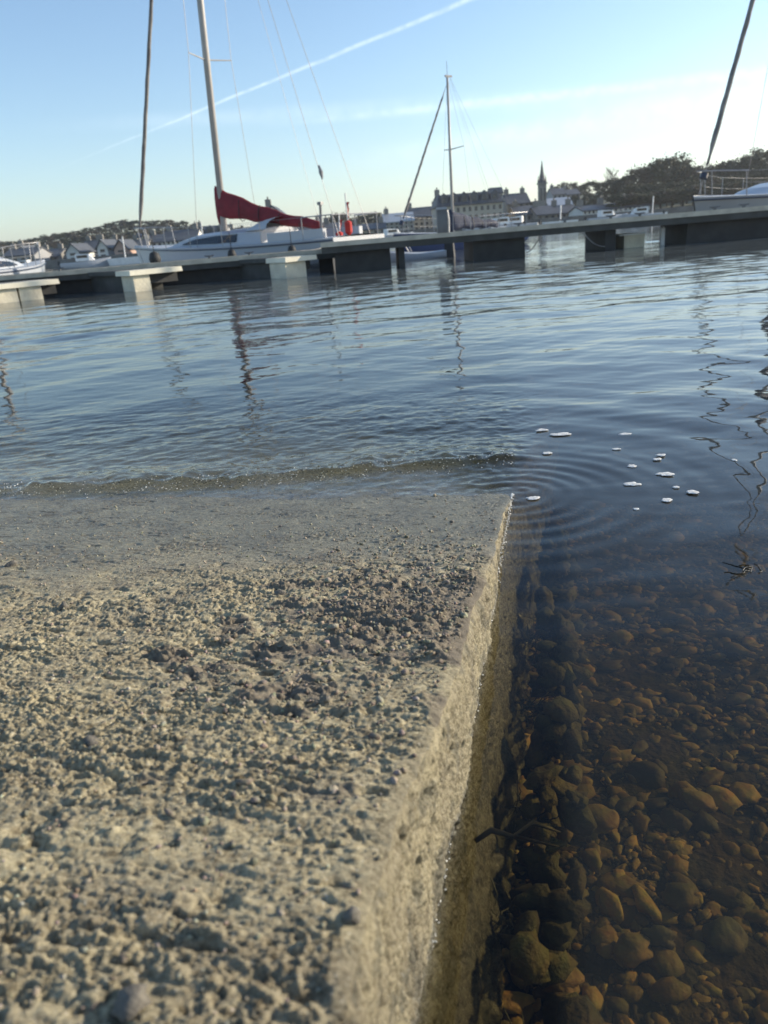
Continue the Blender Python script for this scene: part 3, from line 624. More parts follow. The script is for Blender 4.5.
def sailboat(name, mast_at, heading, label, L0=-5.6, L1=4.2, beam=3.1, sb=1.25, ss=.95, mh=12., mz=None, hullm='gel', cover='red', gen='sail', mr=.075,
             boom=(1.75, 3.9, 1.5), forestay=True, fz=.6, spreaders=(.36, .64), rakeaft=.15, gr_=.085, cabin=True, genw=True, bz_end=None, wr=.0075, group=None, stem='yacht'):
    r = empty(name, (mast_at[0], mast_at[1], 0), heading); tag(r, label, 'sailboat', group)
    secs, sh = hull_mesh(L0, L1, beam, sb, ss); n = len(secs[0])
    h_ = MB(); h_.loft(secs, closed=False, cap=False); h_.add(secs[0], [tuple(range(n))]); hl = h_.build('hull', M[hullm], r, smooth=False); recalc(hl)
    st = MB()
    for sgn in (-1, 1):
        st.tube([(x, sgn*(b+.012), zs-.06) for x, b, zs in sh], .022, 5)
    st.build('rubbing_strake', M['boot'], hl)
    dk = MB(); dk.loft([[(x, -b, zs), (x, -b*.5, zs+.035), (x, 0, zs+.05), (x, b*.5, zs+.035), (x, b, zs)] for x, b, zs in sh], closed=False, cap=False); recalc(dk.build('deck', M['gelgrey'], r))
    def bz(x):
        for (xa, ba, za), (xb, bb, zb) in zip(sh, sh[1:]):
            if xa <= x <= xb: t = (x-xa)/(xb-xa); return ba+(bb-ba)*t, za+(zb-za)*t
        return sh[-1][1:]
    if cabin:
        xs = [1.9*L1/4.2, 1.3*L1/4.2, .4, -.8, -1.9*abs(L0)/5.6, -2.5*abs(L0)/5.6]; hs = [.04, .22, .36, .42, .44, .42]; cb = MB(); ss_ = []
        for x, hh in zip(xs, hs):
            b, z = bz(x); w_ = b*.66
            ss_.append([(x, -w_, z-.05), (x, -w_*.86, z+hh*.8), (x, -w_*.6, z+hh), (x, 0, z+hh*1.08), (x, w_*.6, z+hh), (x, w_*.86, z+hh*.8), (x, w_, z-.05)])
        cb.loft(ss_, closed=True); cbo = recalc(cb.build('coachroof', M['gel'], r))
        for sg in (-1, 1):
            wn = MB(); wp = []
            for (x, f0, f1) in ((1.15*L1/4.2, .40, .48), (.5, .30, .66), (-.6, .28, .74), (-1.5*abs(L0)/5.6, .30, .74)):
                b, z = bz(x); w_ = b*.66; hh = np.interp(-x, [-xs[0], -xs[1], -xs[2], -xs[3], -xs[4], -xs[5]], hs)
                def sp(f): return (x, sg*(w_*(1-.14*min(f/.8, 1))+.018), z-.05+(hh*.8+.05)*f/.8)
                wp.append([sp(f0), sp(f1), (sp(f1)[0], sp(f1)[1]-sg*.05, sp(f1)[2]), (sp(f0)[0], sp(f0)[1]-sg*.05, sp(f0)[2])])
            wn.loft(wp); recalc(wn.build('cabin_window', M['glass'], cbo))
        # cockpit coaming, sprayhood and wheel pedestal
        cm = MB(); b, z = bz(-3.6*abs(L0)/5.6)
        for sg in (-1, 1): cm.box((-3.9*abs(L0)/5.6, sg*b*.62, z+.14), (2.2*abs(L0)/5.6, .16, .26))
        cm.build('coaming', M['gel'], r)
        sh_ = MB(); x_h = -2.35*abs(L0)/5.6; b, z = bz(x_h); hoop = []
        for dx, k_ in ((.45, .25), (.1, .85), (-.35, 1.0)): hoop.append([(x_h+dx, b*.6*math.cos(a), z+.38+.34*k_*math.sin(a)) for a in np.linspace(0, math.pi, 9)])
        sh_.loft(hoop, closed=False, cap=False); recalc(sh_.build('sprayhood', M['gelgrey'] if cover != 'bluec' else M['bluec'], r, smooth=True))
        for sg in (-1, 1):
            hw = MB(); b, z = bz(L0*.62); hw.box((L0*.62, sg*(b+.006), z-.33), (1.1, .02, .12)); hw.build('hull_window', M['glass'], hl)
    b0, z0 = bz(0); zb = z0+.40*(1 if cabin else .1); top_ = Vector((-rakeaft, 0, mz if mz else zb+mh))
    mm = MB(); mm.tube([(0, 0, z0-.1), (top_.x*.5, 0, (zb+top_.z)/2), top_], [mr, mr*.96, mr*.72], 10); msto = mm.build('mast', M['mastm'], r, smooth=True)
    mt = MB(); mt.box((top_.x-.05, 0, top_.z+.04), (.30, .05, .06)); mt.tube([top_, top_+Vector((0, 0, .5))], .008, 5); mt.build('masthead_fitting', M['wire'], msto)
    tips = []
    for f in spreaders:
        z = zb+(top_.z-zb)*f; xm = top_.x*f
        for sg in (-1, 1):
            sp_ = MB(); ln = beam*.30*(1-.25*f); sp_.tube([(xm, sg*mr*.8, z), (xm-.18, sg*ln, z+.05)], [.022, .015], 6); sp_.build('spreader', M['mastm'], msto); tips.append((sg, Vector((xm-.18, sg*ln, z+.05))))
    for sg in (-1, 1):
        cb_ = MB(); b, z = bz(-.2); tp = [t for q, t in tips if q == sg]; cb_.tube([(-.2, sg*b*.94, z)]+tp+[top_], wr, 4); cb_.build('shroud', M['wire'], r)
        bs_ = MB(); b, z = bz(L0+.2); bs_.tube([(L0+.15, sg*b*.6, z), (top_.x-.12, 0, top_.z)], wr, 4); bs_.build('backstay', M['wire'], r)
    if forestay:
        bow = Vector((L1+.12, 0, sb+.05)); fs_ = MB(); fs_.tube([bow, top_+Vector((.06, 0, -.25))], .010, 5); fso = fs_.build('forestay', M['wire'], r)
        if genw:
            g = MB(); d = (top_+Vector((.06, 0, -.25)))-bow; pts = []; rs = []
            k0 = fz/d.length
            for i in range(40):
                t = k0+(0.955-k0)*i/39; pts.append(bow+d*t+Vector((0, .006*math.sin(i*1.9), 0))); rs.append(gr_*(.62+.45*(1-t)**.7)*(1+.06*math.sin(i*2.4))*(1 if 1 < i < 38 else .5))
            g.tube(pts, rs, 8); g.build('furled_sail', M[gen], r, smooth=True)
            g = MB(); g.tube([bow+d*(k0*.55), bow+d*(k0*.55)+d.normalized()*.12], .09, 10); g.build('furling_drum', M['boot'], r)
    if boom:
        bh, bl, hump = boom; z1 = zb+bh-.4; z2 = bz_end if bz_end else z1-.12
        bm_ = MB(); bm_.tube([(-.08, 0, z1), (-bl, 0, z2)], .055, 8); bmo = bm_.build('boom', M['mastm'], r, smooth=True)
        cv = MB(); cs_ = []
        for i in range(13):
            t = i/12; x = -.02-bl*1.0*t; zc = z1+(z2-z1)*t; hh = .13+hump*max(0, 1-t*1.02)**2.0*.85+.10*(1-t); ww = .15-.05*t+.012*math.sin(i*2.1)
            lowx = -.10-.03*math.sin(i*1.7)
            cs_.append([(x, ww*math.cos(a)*(1 if math.sin(a) < .3 else .8), zc+(hh if math.sin(a) > 0 else .13)*math.sin(a)+(lowx+.1)) for a in np.linspace(0, 2*math.pi, 13)[:-1]])
        # front of the cover wraps round the mast
        x = .12; zc = z1; cs_.insert(0, [(x, .10*math.cos(a), zc+((.13+hump*.85+.16) if math.sin(a) > 0 else .35)*math.sin(a)) for a in np.linspace(0, 2*math.pi, 13)[:-1]])
        cv.loft(cs_); recalc(cv.build('sail_cover', M[cover], bmo, smooth=True))
        for tq in (.22, .42, .62, .82):
            tz = z1+(z2-z1)*tq; tie = MB(); hh = .13+hump*max(0, 1-tq*1.02)**2.0*.85+.10*(1-tq); ww = .155-.05*tq
            tie.tube([(-.02-bl*tq, ww*math.cos(a)*1.06*(1 if math.sin(a) < .3 else .8), tz-.02+(hh if math.sin(a) > 0 else .14)*math.sin(a)*1.04) for a in np.linspace(0, 2*math.pi, 14)], .012, 4); tie.build('sail_tie', M['rubber'], bmo)
        ms_ = MB(); ms_.tube([(-bl*.9, 0, z2-.06), (-bl*.82, 0, z0+.35)], .012, 5); ms_.build('mainsheet', M['wire'], r)
        tl = MB(); tl.tube([(-bl, 0, z2+.04), (top_.x-.1, 0, top_.z-.1)], wr*.7, 4); tl.build('topping_lift', M['wire'], r)
    # pulpit, pushpit and guard wires
    rl = MB(); b, z = bz(L1-1.0); hb = .58
    P0 = [(L1-1.0, b*.95, z+hb), (L1-.3, .25, sb+hb), (L1+.25, 0, sb+hb+.02), (L1-.3, -.25, sb+hb), (L1-1.0, -b*.95, z+hb)]; rl.tube(P0, .016, 6)
    for x, y_, zz in ((L1-1.0, b*.95, z), (L1-1.0, -b*.95, z), (L1-.2, .16, sb), (L1-.2, -.16, sb)): rl.tube([(x, y_, zz), (x+.08, y_, zz+hb)], .014, 6)
    rl.build('pulpit', M['rail'], r)
    rl = MB(); b, z = bz(L0+.9); rl.tube([(L0+1.0, b*.95, z+hb), (L0+.08, b*.85, z+hb), (L0+.08, -b*.85, z+hb), (L0+1.0, -b*.95, z+hb)], .016, 6)
    for x, y_ in ((L0+1.0, b*.95), (L0+1.0, -b*.95), (L0+.1, b*.8), (L0+.1, -b*.8)): rl.tube([(x, y_, z), (x, y_, z+hb)], .014, 6)
    rl.build('pushpit', M['rail'], r)
    for sg in (-1, 1):
        gw = MB(); xs_ = np.linspace(L0+1.0, L1-1.0, 6)
        for hz in (.3, .58): gw.tube([(x, sg*bz(x)[0]*.95, bz(x)[1]+hz) for x in xs_], .005, 4)
        for x in xs_[1:-1]: gw.tube([(x, sg*bz(x)[0]*.95, bz(x)[1]), (x, sg*bz(x)[0]*.95, bz(x)[1]+.58)], .012, 5)
        gw.build('guard_rail', M['rail'], r)
    return r, bz
def heading_for(mpx, Ym, bowdir): return bowdir
# main yacht
mx = xat(225, 25.5, 1.0)
yaw = math.atan2(.57, -.82)      # bow to the left and away from the camera
main, bzf = sailboat('sailing_yacht', (mx, 25.5), yaw, 'white sailing yacht with red sail cover and dark cabin windows moored behind the walkway', L0=-5.1, L1=3.9, sb=1.0, ss=.76, mh=12.9, boom=(.95, 3.75, .58), bz_end=1.12, rakeaft=.70, mr=.10, gr_=.062, fz=.45)
st_ = MB(); st_.tube([(-4.35, .75, .8), (-4.45, .8, 1.62)], .035, 8); st_.box((-4.45, .8, 1.65), (.12, .12, .08)); st_.build('antenna_pole', M['wire'], main)
fl = MB(); fl.box((-3.5, -.1, 2.4), (.03, .03, .03)); 
# small lamp-shaped fitting on the twin backstay
bk = MB(); bk.tube([(-4.50, .66, 2.25), (-4.46, .64, 2.42), (-4.40, .62, 2.60)], [.02, .06, .02], 8); bk.build('backstay_adjuster', M['wire'], main)
# tall marker poles with red flags on the stern quarter of the next boat
def marker(px, ybase, ytop, Y, lean, label):
    b0 = at(px, ybase, Y); t0 = at(px+lean, ytop, Y); r = empty('marker_pole', b0); tag(r, label, 'marker pole', 'red marker poles by the yacht stern'); hgt = t0.z-b0.z; dx = t0.x-b0.x
    p = MB(); p.tube([(0, 0, 0), (dx, 0, hgt)], .020, 6); p.build('pole', M['white'], r)
    p = MB(); p.tube([(dx*.12, 0, hgt*.15), (dx*.14, 0, hgt*.22), (dx*.3, 0, hgt*.42), (dx*.32, 0, hgt*.46)], [.03, .10, .10, .03], 10); p.build('buoy', M['flag'], r)
    f_ = MB(); f_.loft([[(dx*k_+.015*math.sin(k_*40)+s_*(.02+.16*(k_-.45)), .015+s_*.03*math.sin(k_*12), hgt*k_) for s_ in (0, .5, 1)]+[(dx*k_+.015*math.sin(k_*40)+s_*(.02+.16*(k_-.45)), .0+s_*.03*math.sin(k_*12)-.008, hgt*k_) for s_ in (1, .5, 0)] for k_ in np.linspace(.5, .82, 6)])
    f_.build('flag', M['flag'], r); return r
marker(350, 243, 193, 22.3, -5, 'taller red flagged marker pole right of the yacht stern')
marker(340, 246, 214, 22.6, -1, 'shorter red flagged marker pole nearest the yacht stern')
# second boat, small with blue cover
mx2 = xat(453, 30.0, .8)
b2, _ = sailboat('sailing_boat', (mx2, 30.0), math.atan2(-.55, -.83), 'small sailing boat with navy hull, navy sail cover and single mast behind the walkway', L0=-3.1, L1=2.35, beam=2.1, sb=.72, ss=.55, mz=at(451, 77, 30).z,
                 hullm='navy', cover='bluec', mr=.055, boom=(.62, 2.15, .36), bz_end=.80, rakeaft=.05, gr_=.045, spreaders=(.55,), fz=.5, cabin=False, wr=.0035)
# right boat: bow at left, hull runs out of the frame
bx3 = at(698, 190, 20.5); m3 = Vector((bx3.x+3.3, 22.6, 0))
hd = math.atan2(20.5-22.6, bx3.x-m3.x); 
b3, _ = sailboat('sailing_yacht', (m3.x, m3.y), hd, 'white yacht bow, hull toned as in shade, with furled headsail at the right edge above the walkway', L1=3.75, L0=-5.5, sb=.98, ss=.85, mh=9.9, cover='bluec', hullm='hullshade', fz=.75, rakeaft=.1, gr_=.062)
# left boat, only its spreaders reach into the frame
b4, _ = sailboat('sailing_yacht', (xat(-24, 24, 1), 24.0), R_(82), 'white sailing boat whose spreader tips show at the left edge of the photo', L1=3.4, L0=-2.6, beam=2.4, sb=.80, ss=.65, mh=8., spreaders=(.14, .29), boom=None, forestay=False)

for (px_f, py_f, rr_f, lab) in [(155, 259, .16, 'round black ball fender hanging by the yacht bow'), (232, 255, .12, 'small dark fender hanging at the middle of the yacht side'), (292, 251, .12, 'small dark fender hanging near the yacht stern')]:
    c_ = at(px_f, py_f, 21.6); f_ = MB(); f_.tube([(0, 0, -rr_f*1.2), (0, 0, -rr_f*.9), (0, 0, 0), (0, 0, rr_f*.9), (0, 0, rr_f*1.2)], [.03, rr_f*.75, rr_f, rr_f*.75, .03], 12); f_.tube([(0, 0, rr_f), (0, .02, rr_f+.45)], .01, 5)
    o = f_.build('fender', M['rubber'], smooth=True); o.location = c_; tag(o, lab, 'fender')
def rope(p, q_, sag, label):
    p, q_ = Vector(p), Vector(q_); f_ = MB(); f_.tube([p+(q_-p)*t-Vector((0, 0, sag*4*t*(1-t))) for t in np.linspace(0, 1, 12)], .011, 5); tag(f_.build('mooring_rope', M['sail'], smooth=True), label, 'rope')
rope((fx(580), YR+.05, .55), (fx(605), YR-.02, .10), .12, 'slack mooring rope hanging under the walkway left of the brown float block')
rope((fx(543), YR+.05, .55), (fx(528), YR+.2, .10), .10, 'slack mooring rope hanging just right of the wide black float')
rope((xat(150, 19.2), 19.2, .53), (xat(142, 26), 26, .95), .25, 'mooring rope from the left walkway up to the yacht bow')
rope((xat(300, 19.2), 19.2, .53), (xat(345, 22.4), 22.4, .80), .12, 'mooring rope from the left walkway to the yacht stern')

def motorboat(px, py, Y, ln, yaw_, label, cabin=True, hullm='gel', zbase=0.0):
    r = empty('motorboat', (xat(px, Y, .5), Y, zbase), yaw_); tag(r, label, 'motorboat', 'small boats moored beyond the walkway')
    secs, sh = hull_mesh(-ln/2, ln/2, ln*.36, ln*.17, ln*.12, ln*.05, 12); n = len(secs[0])
    h_ = MB(); h_.loft(secs, closed=False, cap=False); h_.add(secs[0], [tuple(range(n))]); recalc(h_.build('hull', M[hullm], r))
    dk = MB(); dk.loft([[(x, -b, zs), (x, 0, zs+.03), (x, b, zs)] for x, b, zs in sh], closed=False, cap=False); recalc(dk.build('deck', M['gelgrey'], r))
    if cabin:
        c_ = MB(); z = ln*.14; c_.loft([[(x, -w_, z), (x, -w_*.85, z+hh), (x, w_*.85, z+hh), (x, w_, z)] for x, w_, hh in ((ln*.22, ln*.08, .05), (ln*.12, ln*.12, ln*.13), (-ln*.15, ln*.125, ln*.15), (-ln*.17, ln*.125, ln*.15))]); co_ = recalc(c_.build('cabin', M['white'], r))
        wn = MB()
        for sg in (-1, 1):
            wn = MB(); wn.box((-.02*ln, sg*ln*.118, z+ln*.09), (ln*.22, .03, ln*.055)); wn.build('cabin_window', M['glass'], co_)
    o_ = MB(); o_.box((-ln*.54, 0, ln*.13), (.28, .30, .42), top=(.8, .8)); o_.box((-ln*.54, 0, ln*.01), (.12, .10, .5)); o_.build('outboard_motor', M['rubber'], r)
    rl = MB(); rl.tube([(ln*.15, ln*.13, ln*.14), (ln*.2, ln*.13, ln*.24), (ln*.48, 0, ln*.28), (ln*.2, -ln*.13, ln*.24), (ln*.15, -ln*.13, ln*.14)], .018, 5); rl.build('bow_rail', M['rail'], r)
    return r
motorboat(4, 268, 100, 4.5, R_(200), 'white motorboat at the far left edge behind the walkway')
motorboat(24, 266, 115, 5, R_(170), 'small white motorboat second from the left edge')
motorboat(418, 247, 22.5, 1.6, R_(165), 'small white dinghy under the gap beside the navy boat', cabin=False)
motorboat(500, 218, 105, 6.0, R_(190), 'white motorboat moored just left of the dark church houses')
motorboat(515, 216, 108, 6.0, R_(160), 'white motorboat below the church, right of its neighbour')
motorboat(484, 222, 100, 5.5, R_(200), 'white motorboat behind the tip of the navy sail cover')
motorboat(392, 232, 100, 5.0, R_(20), 'low white motorboat in front of the long quay building')
motorboat(606, 216, 108, 5.5, R_(10), 'white motorboat in front of the pale terrace, left one')
motorboat(640, 212, 108, 5.5, R_(170), 'white motorboat in front of the pale terrace, right one')
motorboat(85, 262, 90, 5.0, R_(10), 'small white motorboat below the pointed white gable')
motorboat(178, 250, 90, 5.0, R_(170), 'white motorboat hidden mostly behind the yacht bow')
# a few distant masts
for (px, yt, Y, lab) in [(560, 205, 90, 'thin bare mast of a moored dinghy beside the church houses'), (652, 196, 110, 'pale mast standing at the right end of the pale terrace'),
                         (126, 236, 90, 'thin pale mast in front of the pink gabled house'), (205, 222, 90, 'thin pale mast above the yacht cabin')]:
    b0 = at(px, 240-(px-384)*.084, Y); o = MB(); hh = at(px, yt, Y).z; o.tube([(0, 0, 0), (.1, 0, hh)], .07, 6); o.box((0, 0, .35), (3.4, 1.1, .7), top=(1.1, 1.15)); o = o.build('moored_dinghy', M['white']); o.location = (b0.x, Y, 0); tag(o, lab, 'dinghy', 'dinghies with masts moored far off')

# ------------------------------------------------------------ far shore
def shore_y(x): return 118 + 30*sstep(60, -40, x) + 6*np.sin(x*.05)
xs = np.concatenate([np.linspace(-1400, -160, 30)[:-1], np.arange(-160, 240, 3.0), np.linspace(240, 1400, 30)]); tt = np.concatenate([[0, .15], np.geomspace(1, 1350, 60)])
XL, TL = np.meshgrid(xs, tt, indexing='ij'); YL = shore_y(XL)+TL
def land_h(x, y):
    t = np.maximum(y-shore_y(x), 0)
    base = .9 + .35*sstep(0, 30, t)
    hr = 5.0*np.exp(-((x-95)/50)**2)*sstep(12, 90, t)                     # wooded rise at the right
    hl = 9.5*np.exp(-((x+95)/55)**2)*sstep(60, 190, t)                     # low wooded hill at the left
    hc = 4.0*np.exp(-((x-75)/70)**2)*sstep(80, 240, t)
    return base+hr+hl+hc+.3*fbm(x*.05, y*.05, 2, 4)*sstep(2, 20, t)
ZL = np.where(TL == 0, -1.5, land_h(XL, YL)); o = np_mesh('far_shore', np.stack([XL, YL, ZL], -1).reshape(-1, 3), grid_faces(*XL.shape), M['grass']); recalc(o); tag(o, kind='structure')
q = MB(); ss_ = []
for x in np.arange(-170, 240, 6.0):
    yy_ = float(shore_y(x)); zz = 1.25; ss_.append([(x, yy_-.5, -1.2), (x, yy_-.3, zz), (x, yy_+.7, zz+.01), (x, yy_+.9, -1.2)])
q.loft(ss_); tag(recalc(q.build('quay_wall', M['quay'])), 'long low dark stone quay wall along the far shore', 'quay wall')

def gh(x, y): return float(land_h(np.array(float(x)), np.array(float(y))))
def house(px0, px1, yeave, yridge, Y, label, wall='render', roof='slate', gable=False, rows=2, cols=3, chim=1, depth=9., group='houses along the far shore', dormers=0, name='house', yaw_=0.0, mansard=False):
    hx = (px0+px1)/2; ze = at(hx, yeave, Y).z; zr = at(hx, yridge, Y).z; xa, xb = xat(px0, Y, ze), xat(px1, Y, ze); g = gh((xa+xb)/2, Y)-.4
    r = empty(name, ((xa+xb)/2, Y+depth/2, g), yaw_); tag(r, label, 'house' if name == 'house' else name.split('_')[-1], group); W = xb-xa; he = max(ze-g, 1.5); hr = max(zr-g, he+.6); D_ = depth
    wl_ = MB()
    if gable: wl_.add([(-W/2, -D_/2, 0), (W/2, -D_/2, 0), (W/2, -D_/2, he), (0, -D_/2, hr-.1), (-W/2, -D_/2, he), (-W/2, D_/2, 0), (W/2, D_/2, 0), (W/2, D_/2, he), (0, D_/2, hr-.1), (-W/2, D_/2, he)],
                      [(0, 1, 2, 3, 4), (9, 8, 7, 6, 5), (1, 6, 7, 2), (5, 0, 4, 9)])
    elif mansard: wl_.box((0, 0, he/2), (W, D_, he))
    else: wl_.add([(-W/2, -D_/2, 0), (W/2, -D_/2, 0), (W/2, D_/2, 0), (-W/2, D_/2, 0), (-W/2, -D_/2, he), (W/2, -D_/2, he), (W/2, D_/2, he), (-W/2, D_/2, he), (-W/2, 0, hr-.1), (W/2, 0, hr-.1)],
                  [(0, 1, 5, 4), (2, 3, 7, 6), (1, 2, 6, 9, 5), (3, 0, 4, 8, 7)])
    wl_.build('wall', M[wall], r)
    rf = MB(); o_ = .35
    if gable:
        for sg in (-1, 1): rf.loft([[(sg*(W/2+o_), y_, he-.25), (sg*(W/2+o_), y_, he-.05), (0, y_, hr+.16), (0, y_, hr-.04)] for y_ in (-D_/2-o_, D_/2+o_)])
    elif mansard:
        rf.box((0, 0, he+.1), (W+.6, D_+.6, .2)); rf.box((0, 0, (he+.2+hr)/2), (W+.2, D_+.2, hr-he-.2), top=(.90, .55))
    else:
        for sg in (-1, 1): rf.loft([[(x, sg*(D_/2+o_), he-.25), (x, sg*(D_/2+o_), he-.05), (x, 0, hr+.16), (x, 0, hr-.04)] for x in (-W/2-o_*.5, W/2+o_*.5)])
    rfo = recalc(rf.build('roof', M[roof], r))
    for i in range(chim):
        cx = (-W/2+.7) if i % 2 == 0 else (W/2-.7); c_ = MB(); cy = 0 if not gable else D_*.3*(1 if i else -1); cx2 = cx if not gable else W*.2*(1 if i else -1)
        c_.box((cx2, cy, hr+.1), (.9, .7, 2.0)); c_.tube([(cx2, cy, hr+1.1), (cx2, cy, hr+1.5)], .14, 6); c_.build('chimney', M['stone'], rfo)
    for i in range(dormers):
        cx = W*((i+.5)/dormers-.5)*.92; dz = (he+hr)/2; c_ = MB(); yd = -D_/2*(.80 if mansard else .60)
        c_.box((cx, yd, dz), (1.3, 1.4, (hr-he)*.55)); c_.loft([[(cx-.8, y_, dz+(hr-he)*.27), (cx, y_, dz+(hr-he)*.27+.7), (cx+.8, y_, dz+(hr-he)*.27)] for y_ in (yd-.75, yd+.75)]); do = recalc(c_.build('dormer', M[roof], rfo))
        c_ = MB(); c_.box((cx, yd-.71, dz), (.7, .04, (hr-he)*.36)); c_.build('dormer_window', M['pane'], do)
    wt = None
    for a in range(rows):
        for b in range(cols):
            wx = W*((b+.5)/cols-.5); wz = he*((a+.5)/rows)
            if wt is None:
                m_ = MB(); m_.box((0, 0, 0), (min(1.1, W/cols*.45), .06, min(1.6, he/rows*.55))); wt = m_.build('window', M['pane'], r); wt.location = (wx, -D_/2-.02, wz)
            else:
                w2 = wt.copy(); col.objects.link(w2); w2.parent = r; w2.location = (wx, -D_/2-.02, wz)
    return r
# left town
house(2, 34, 255, 249, 160, 'low grey roofed house at the far left of the town', 'greyr', cols=4, rows=1, chim=2)
house(16, 30, 256, 246, 172, 'small white gabled house behind the low grey roof', 'render', gable=True, cols=2)
house(36, 58, 257, 250, 168, 'long dark roofed house left of the pointed white gable', 'stone', cols=4, chim=2)
house(66, 79, 252, 244, 162, 'narrow house with pointed bright white gable', 'render', gable=True, cols=1, chim=0)
house(80, 97, 249, 241, 172, 'grey rendered house right of the pointed gable', 'greyr', cols=3, chim=2)
house(97, 107, 248, 240, 160, 'tall narrow white gabled house in the left town', 'render', gable=True, cols=1, chim=1)
house(107, 116, 248, 240, 175, 'small stone house between the white and pink gables', 'stone', cols=2)
house(114, 127, 249, 240, 160, 'pinkish gabled house left of the genoa foot', 'pink', gable=True, cols=1, chim=0)
house(128, 146, 248, 240, 172, 'cream house directly behind the furled headsail', 'cream', cols=3, chim=2)
house(146, 162, 242, 235, 176, 'white house left of the long white building', 'render', cols=3, chim=1)
house(162, 196, 240, 230, 158, 'long white building with rows of windows behind the yacht bow', 'render', cols=8, rows=3, chim=2)
house(194, 226, 236, 226, 175, 'long house with dark slate roof just left of the red sail cover', 'greyr', cols=6, rows=2, chim=2, dormers=3)
house(226, 258, 236, 228, 180, 'dark slate roofed house behind the red sail cover', 'stone', cols=5, rows=2, chim=1)
house(262, 284, 217, 206, 130, 'steep white gabled house with chimney above the red sail cover', 'render', gable=True, cols=2, rows=3, chim=1)
house(286, 322, 232, 224, 140, 'low dark roofed building behind the yacht stern', 'stone', cols=6, rows=1, chim=2)
house(322, 348, 230, 223, 145, 'low slate roofed house behind the red marker poles', 'greyr', cols=4, rows=1, chim=1)
house(352, 386, 231, 224, 150, 'low pale house right of the red marker poles', 'cream', cols=5, rows=1, chim=2)
house(384, 414, 221, 213, 160, 'pale quay building with grey roof, left of two', 'cream', roof='lead', cols=6, rows=3, chim=1)
house(408, 440, 216, 207, 168, 'taller pale quay building with dark roof left of the mansion', 'cream', cols=6, rows=3, chim=2)
house(437, 503, 205, 192, 150, 'large pale waterfront mansion with dark mansard roof and dormers', 'cream', mansard=True, cols=11, rows=3, chim=1, dormers=6, depth=12, name='mansion', group=None)
# square roof tower of the mansion's neighbour
house(491, 503, 194, 187, 166, 'square white topped tower rising at the right end of the mansion', 'greyr', mansard=True, cols=2, rows=5, chim=0, depth=5, name='tower', group=None)
house(507, 530, 203, 193, 172, 'dark hip roofed house between the mansion and the church', 'stone', cols=4, rows=3, chim=2)
house(516, 537, 214, 206, 150, 'low dark house at the left foot of the church', 'stone', cols=4, rows=1, chim=1)
house(537, 556, 214, 206, 146, 'low dark slate house in front of the church tower', 'stone', cols=3, rows=1, chim=1)
house(556, 578, 213, 205, 150, 'low dark house at the right foot of the church', 'stone', cols=4, rows=1, chim=2)
house(583, 604, 213, 207, 132, 'pale bluish terrace house, left of three', 'render', cols=5, rows=2, chim=1)
house(604, 628, 211, 205, 132, 'pale bluish terrace house, middle of three', 'render', cols=5, rows=2, chim=1)
house(628, 650, 209, 203, 132, 'pale bluish terrace house, right of three', 'render', cols=5, rows=2, chim=1)
house(553, 566, 194, 188, 230, 'grey house on the hill right of the spire', 'greyr', cols=3, rows=2)
house(566, 580, 194, 189, 250, 'small dark house among trees on the hill', 'stone', cols=3, rows=2)
# church
Yc = 190.; cxx = xat(542, Yc, 10); g = gh(cxx, Yc)-.3; r = empty('church', (cxx, Yc, g)); tag(r, 'church with slender pointed spire and pale shining nave roof', 'church')
zt = at(542, 184, Yc).z-g; zs_ = at(542, 160, Yc).z-g; tw_ = 7*Yc/817
t_ = MB(); t_.box((0, 0, zt/2), (tw_, tw_, zt)); t_.box((0, 0, zt+.1), (tw_+.4, tw_+.4, .3)); to = t_.build('tower', M['stone'], r)
for sg in (-.26, .26):
    t_ = MB(); t_.box((sg*tw_, -tw_/2-.02, zt-2.2), (.32, .06, 2.6)); t_.build('louvre', M['pane'], to)
t_ = MB(); n8 = 8; t_.tube([(0, 0, zt+.2), (0, 0, zt+(zs_-zt)*.5), (0, 0, zs_)], [tw_*.50, tw_*.24, .04], n8); t_.build('spire', M['slate'], r)
for sx in (-1, 1):
    for sy in (-1, 1):
        t_ = MB(); t_.tube([(sx*tw_*.42, sy*tw_*.42, zt), (sx*tw_*.42, sy*tw_*.42, zt+1.9)], [.28, .02], 6); t_.build('pinnacle', M['slate'], to)
xn = xat(570, Yc, 6)-cxx; zn0 = at(556, 206, Yc).z-g; zn1 = at(556, 198, Yc).z-g
t_ = MB(); t_.box(((xn+tw_/2)/2, 2, zn0/2), (xn-tw_/2, 8, zn0)); no_ = t_.build('nave', M['stone'], r)
t_ = MB()
for sg in (-1, 1): t_.loft([[(x, 2+sg*4.3, zn0-.1), (x, 2+sg*4.3, zn0+.1), (x, 2, zn1+.1), (x, 2, zn1-.1)] for x in (tw_/2+.1, xn+.3)])
recalc(t_.build('nave_roof', M['lead'], r))
for i in range(5):
    t_ = MB(); t_.box((tw_/2+(xn-tw_/2)*(i+.5)/5, -2.03, zn0*.55), (.5, .06, zn0*.45)); t_.build('nave_window', M['pane'], no_)

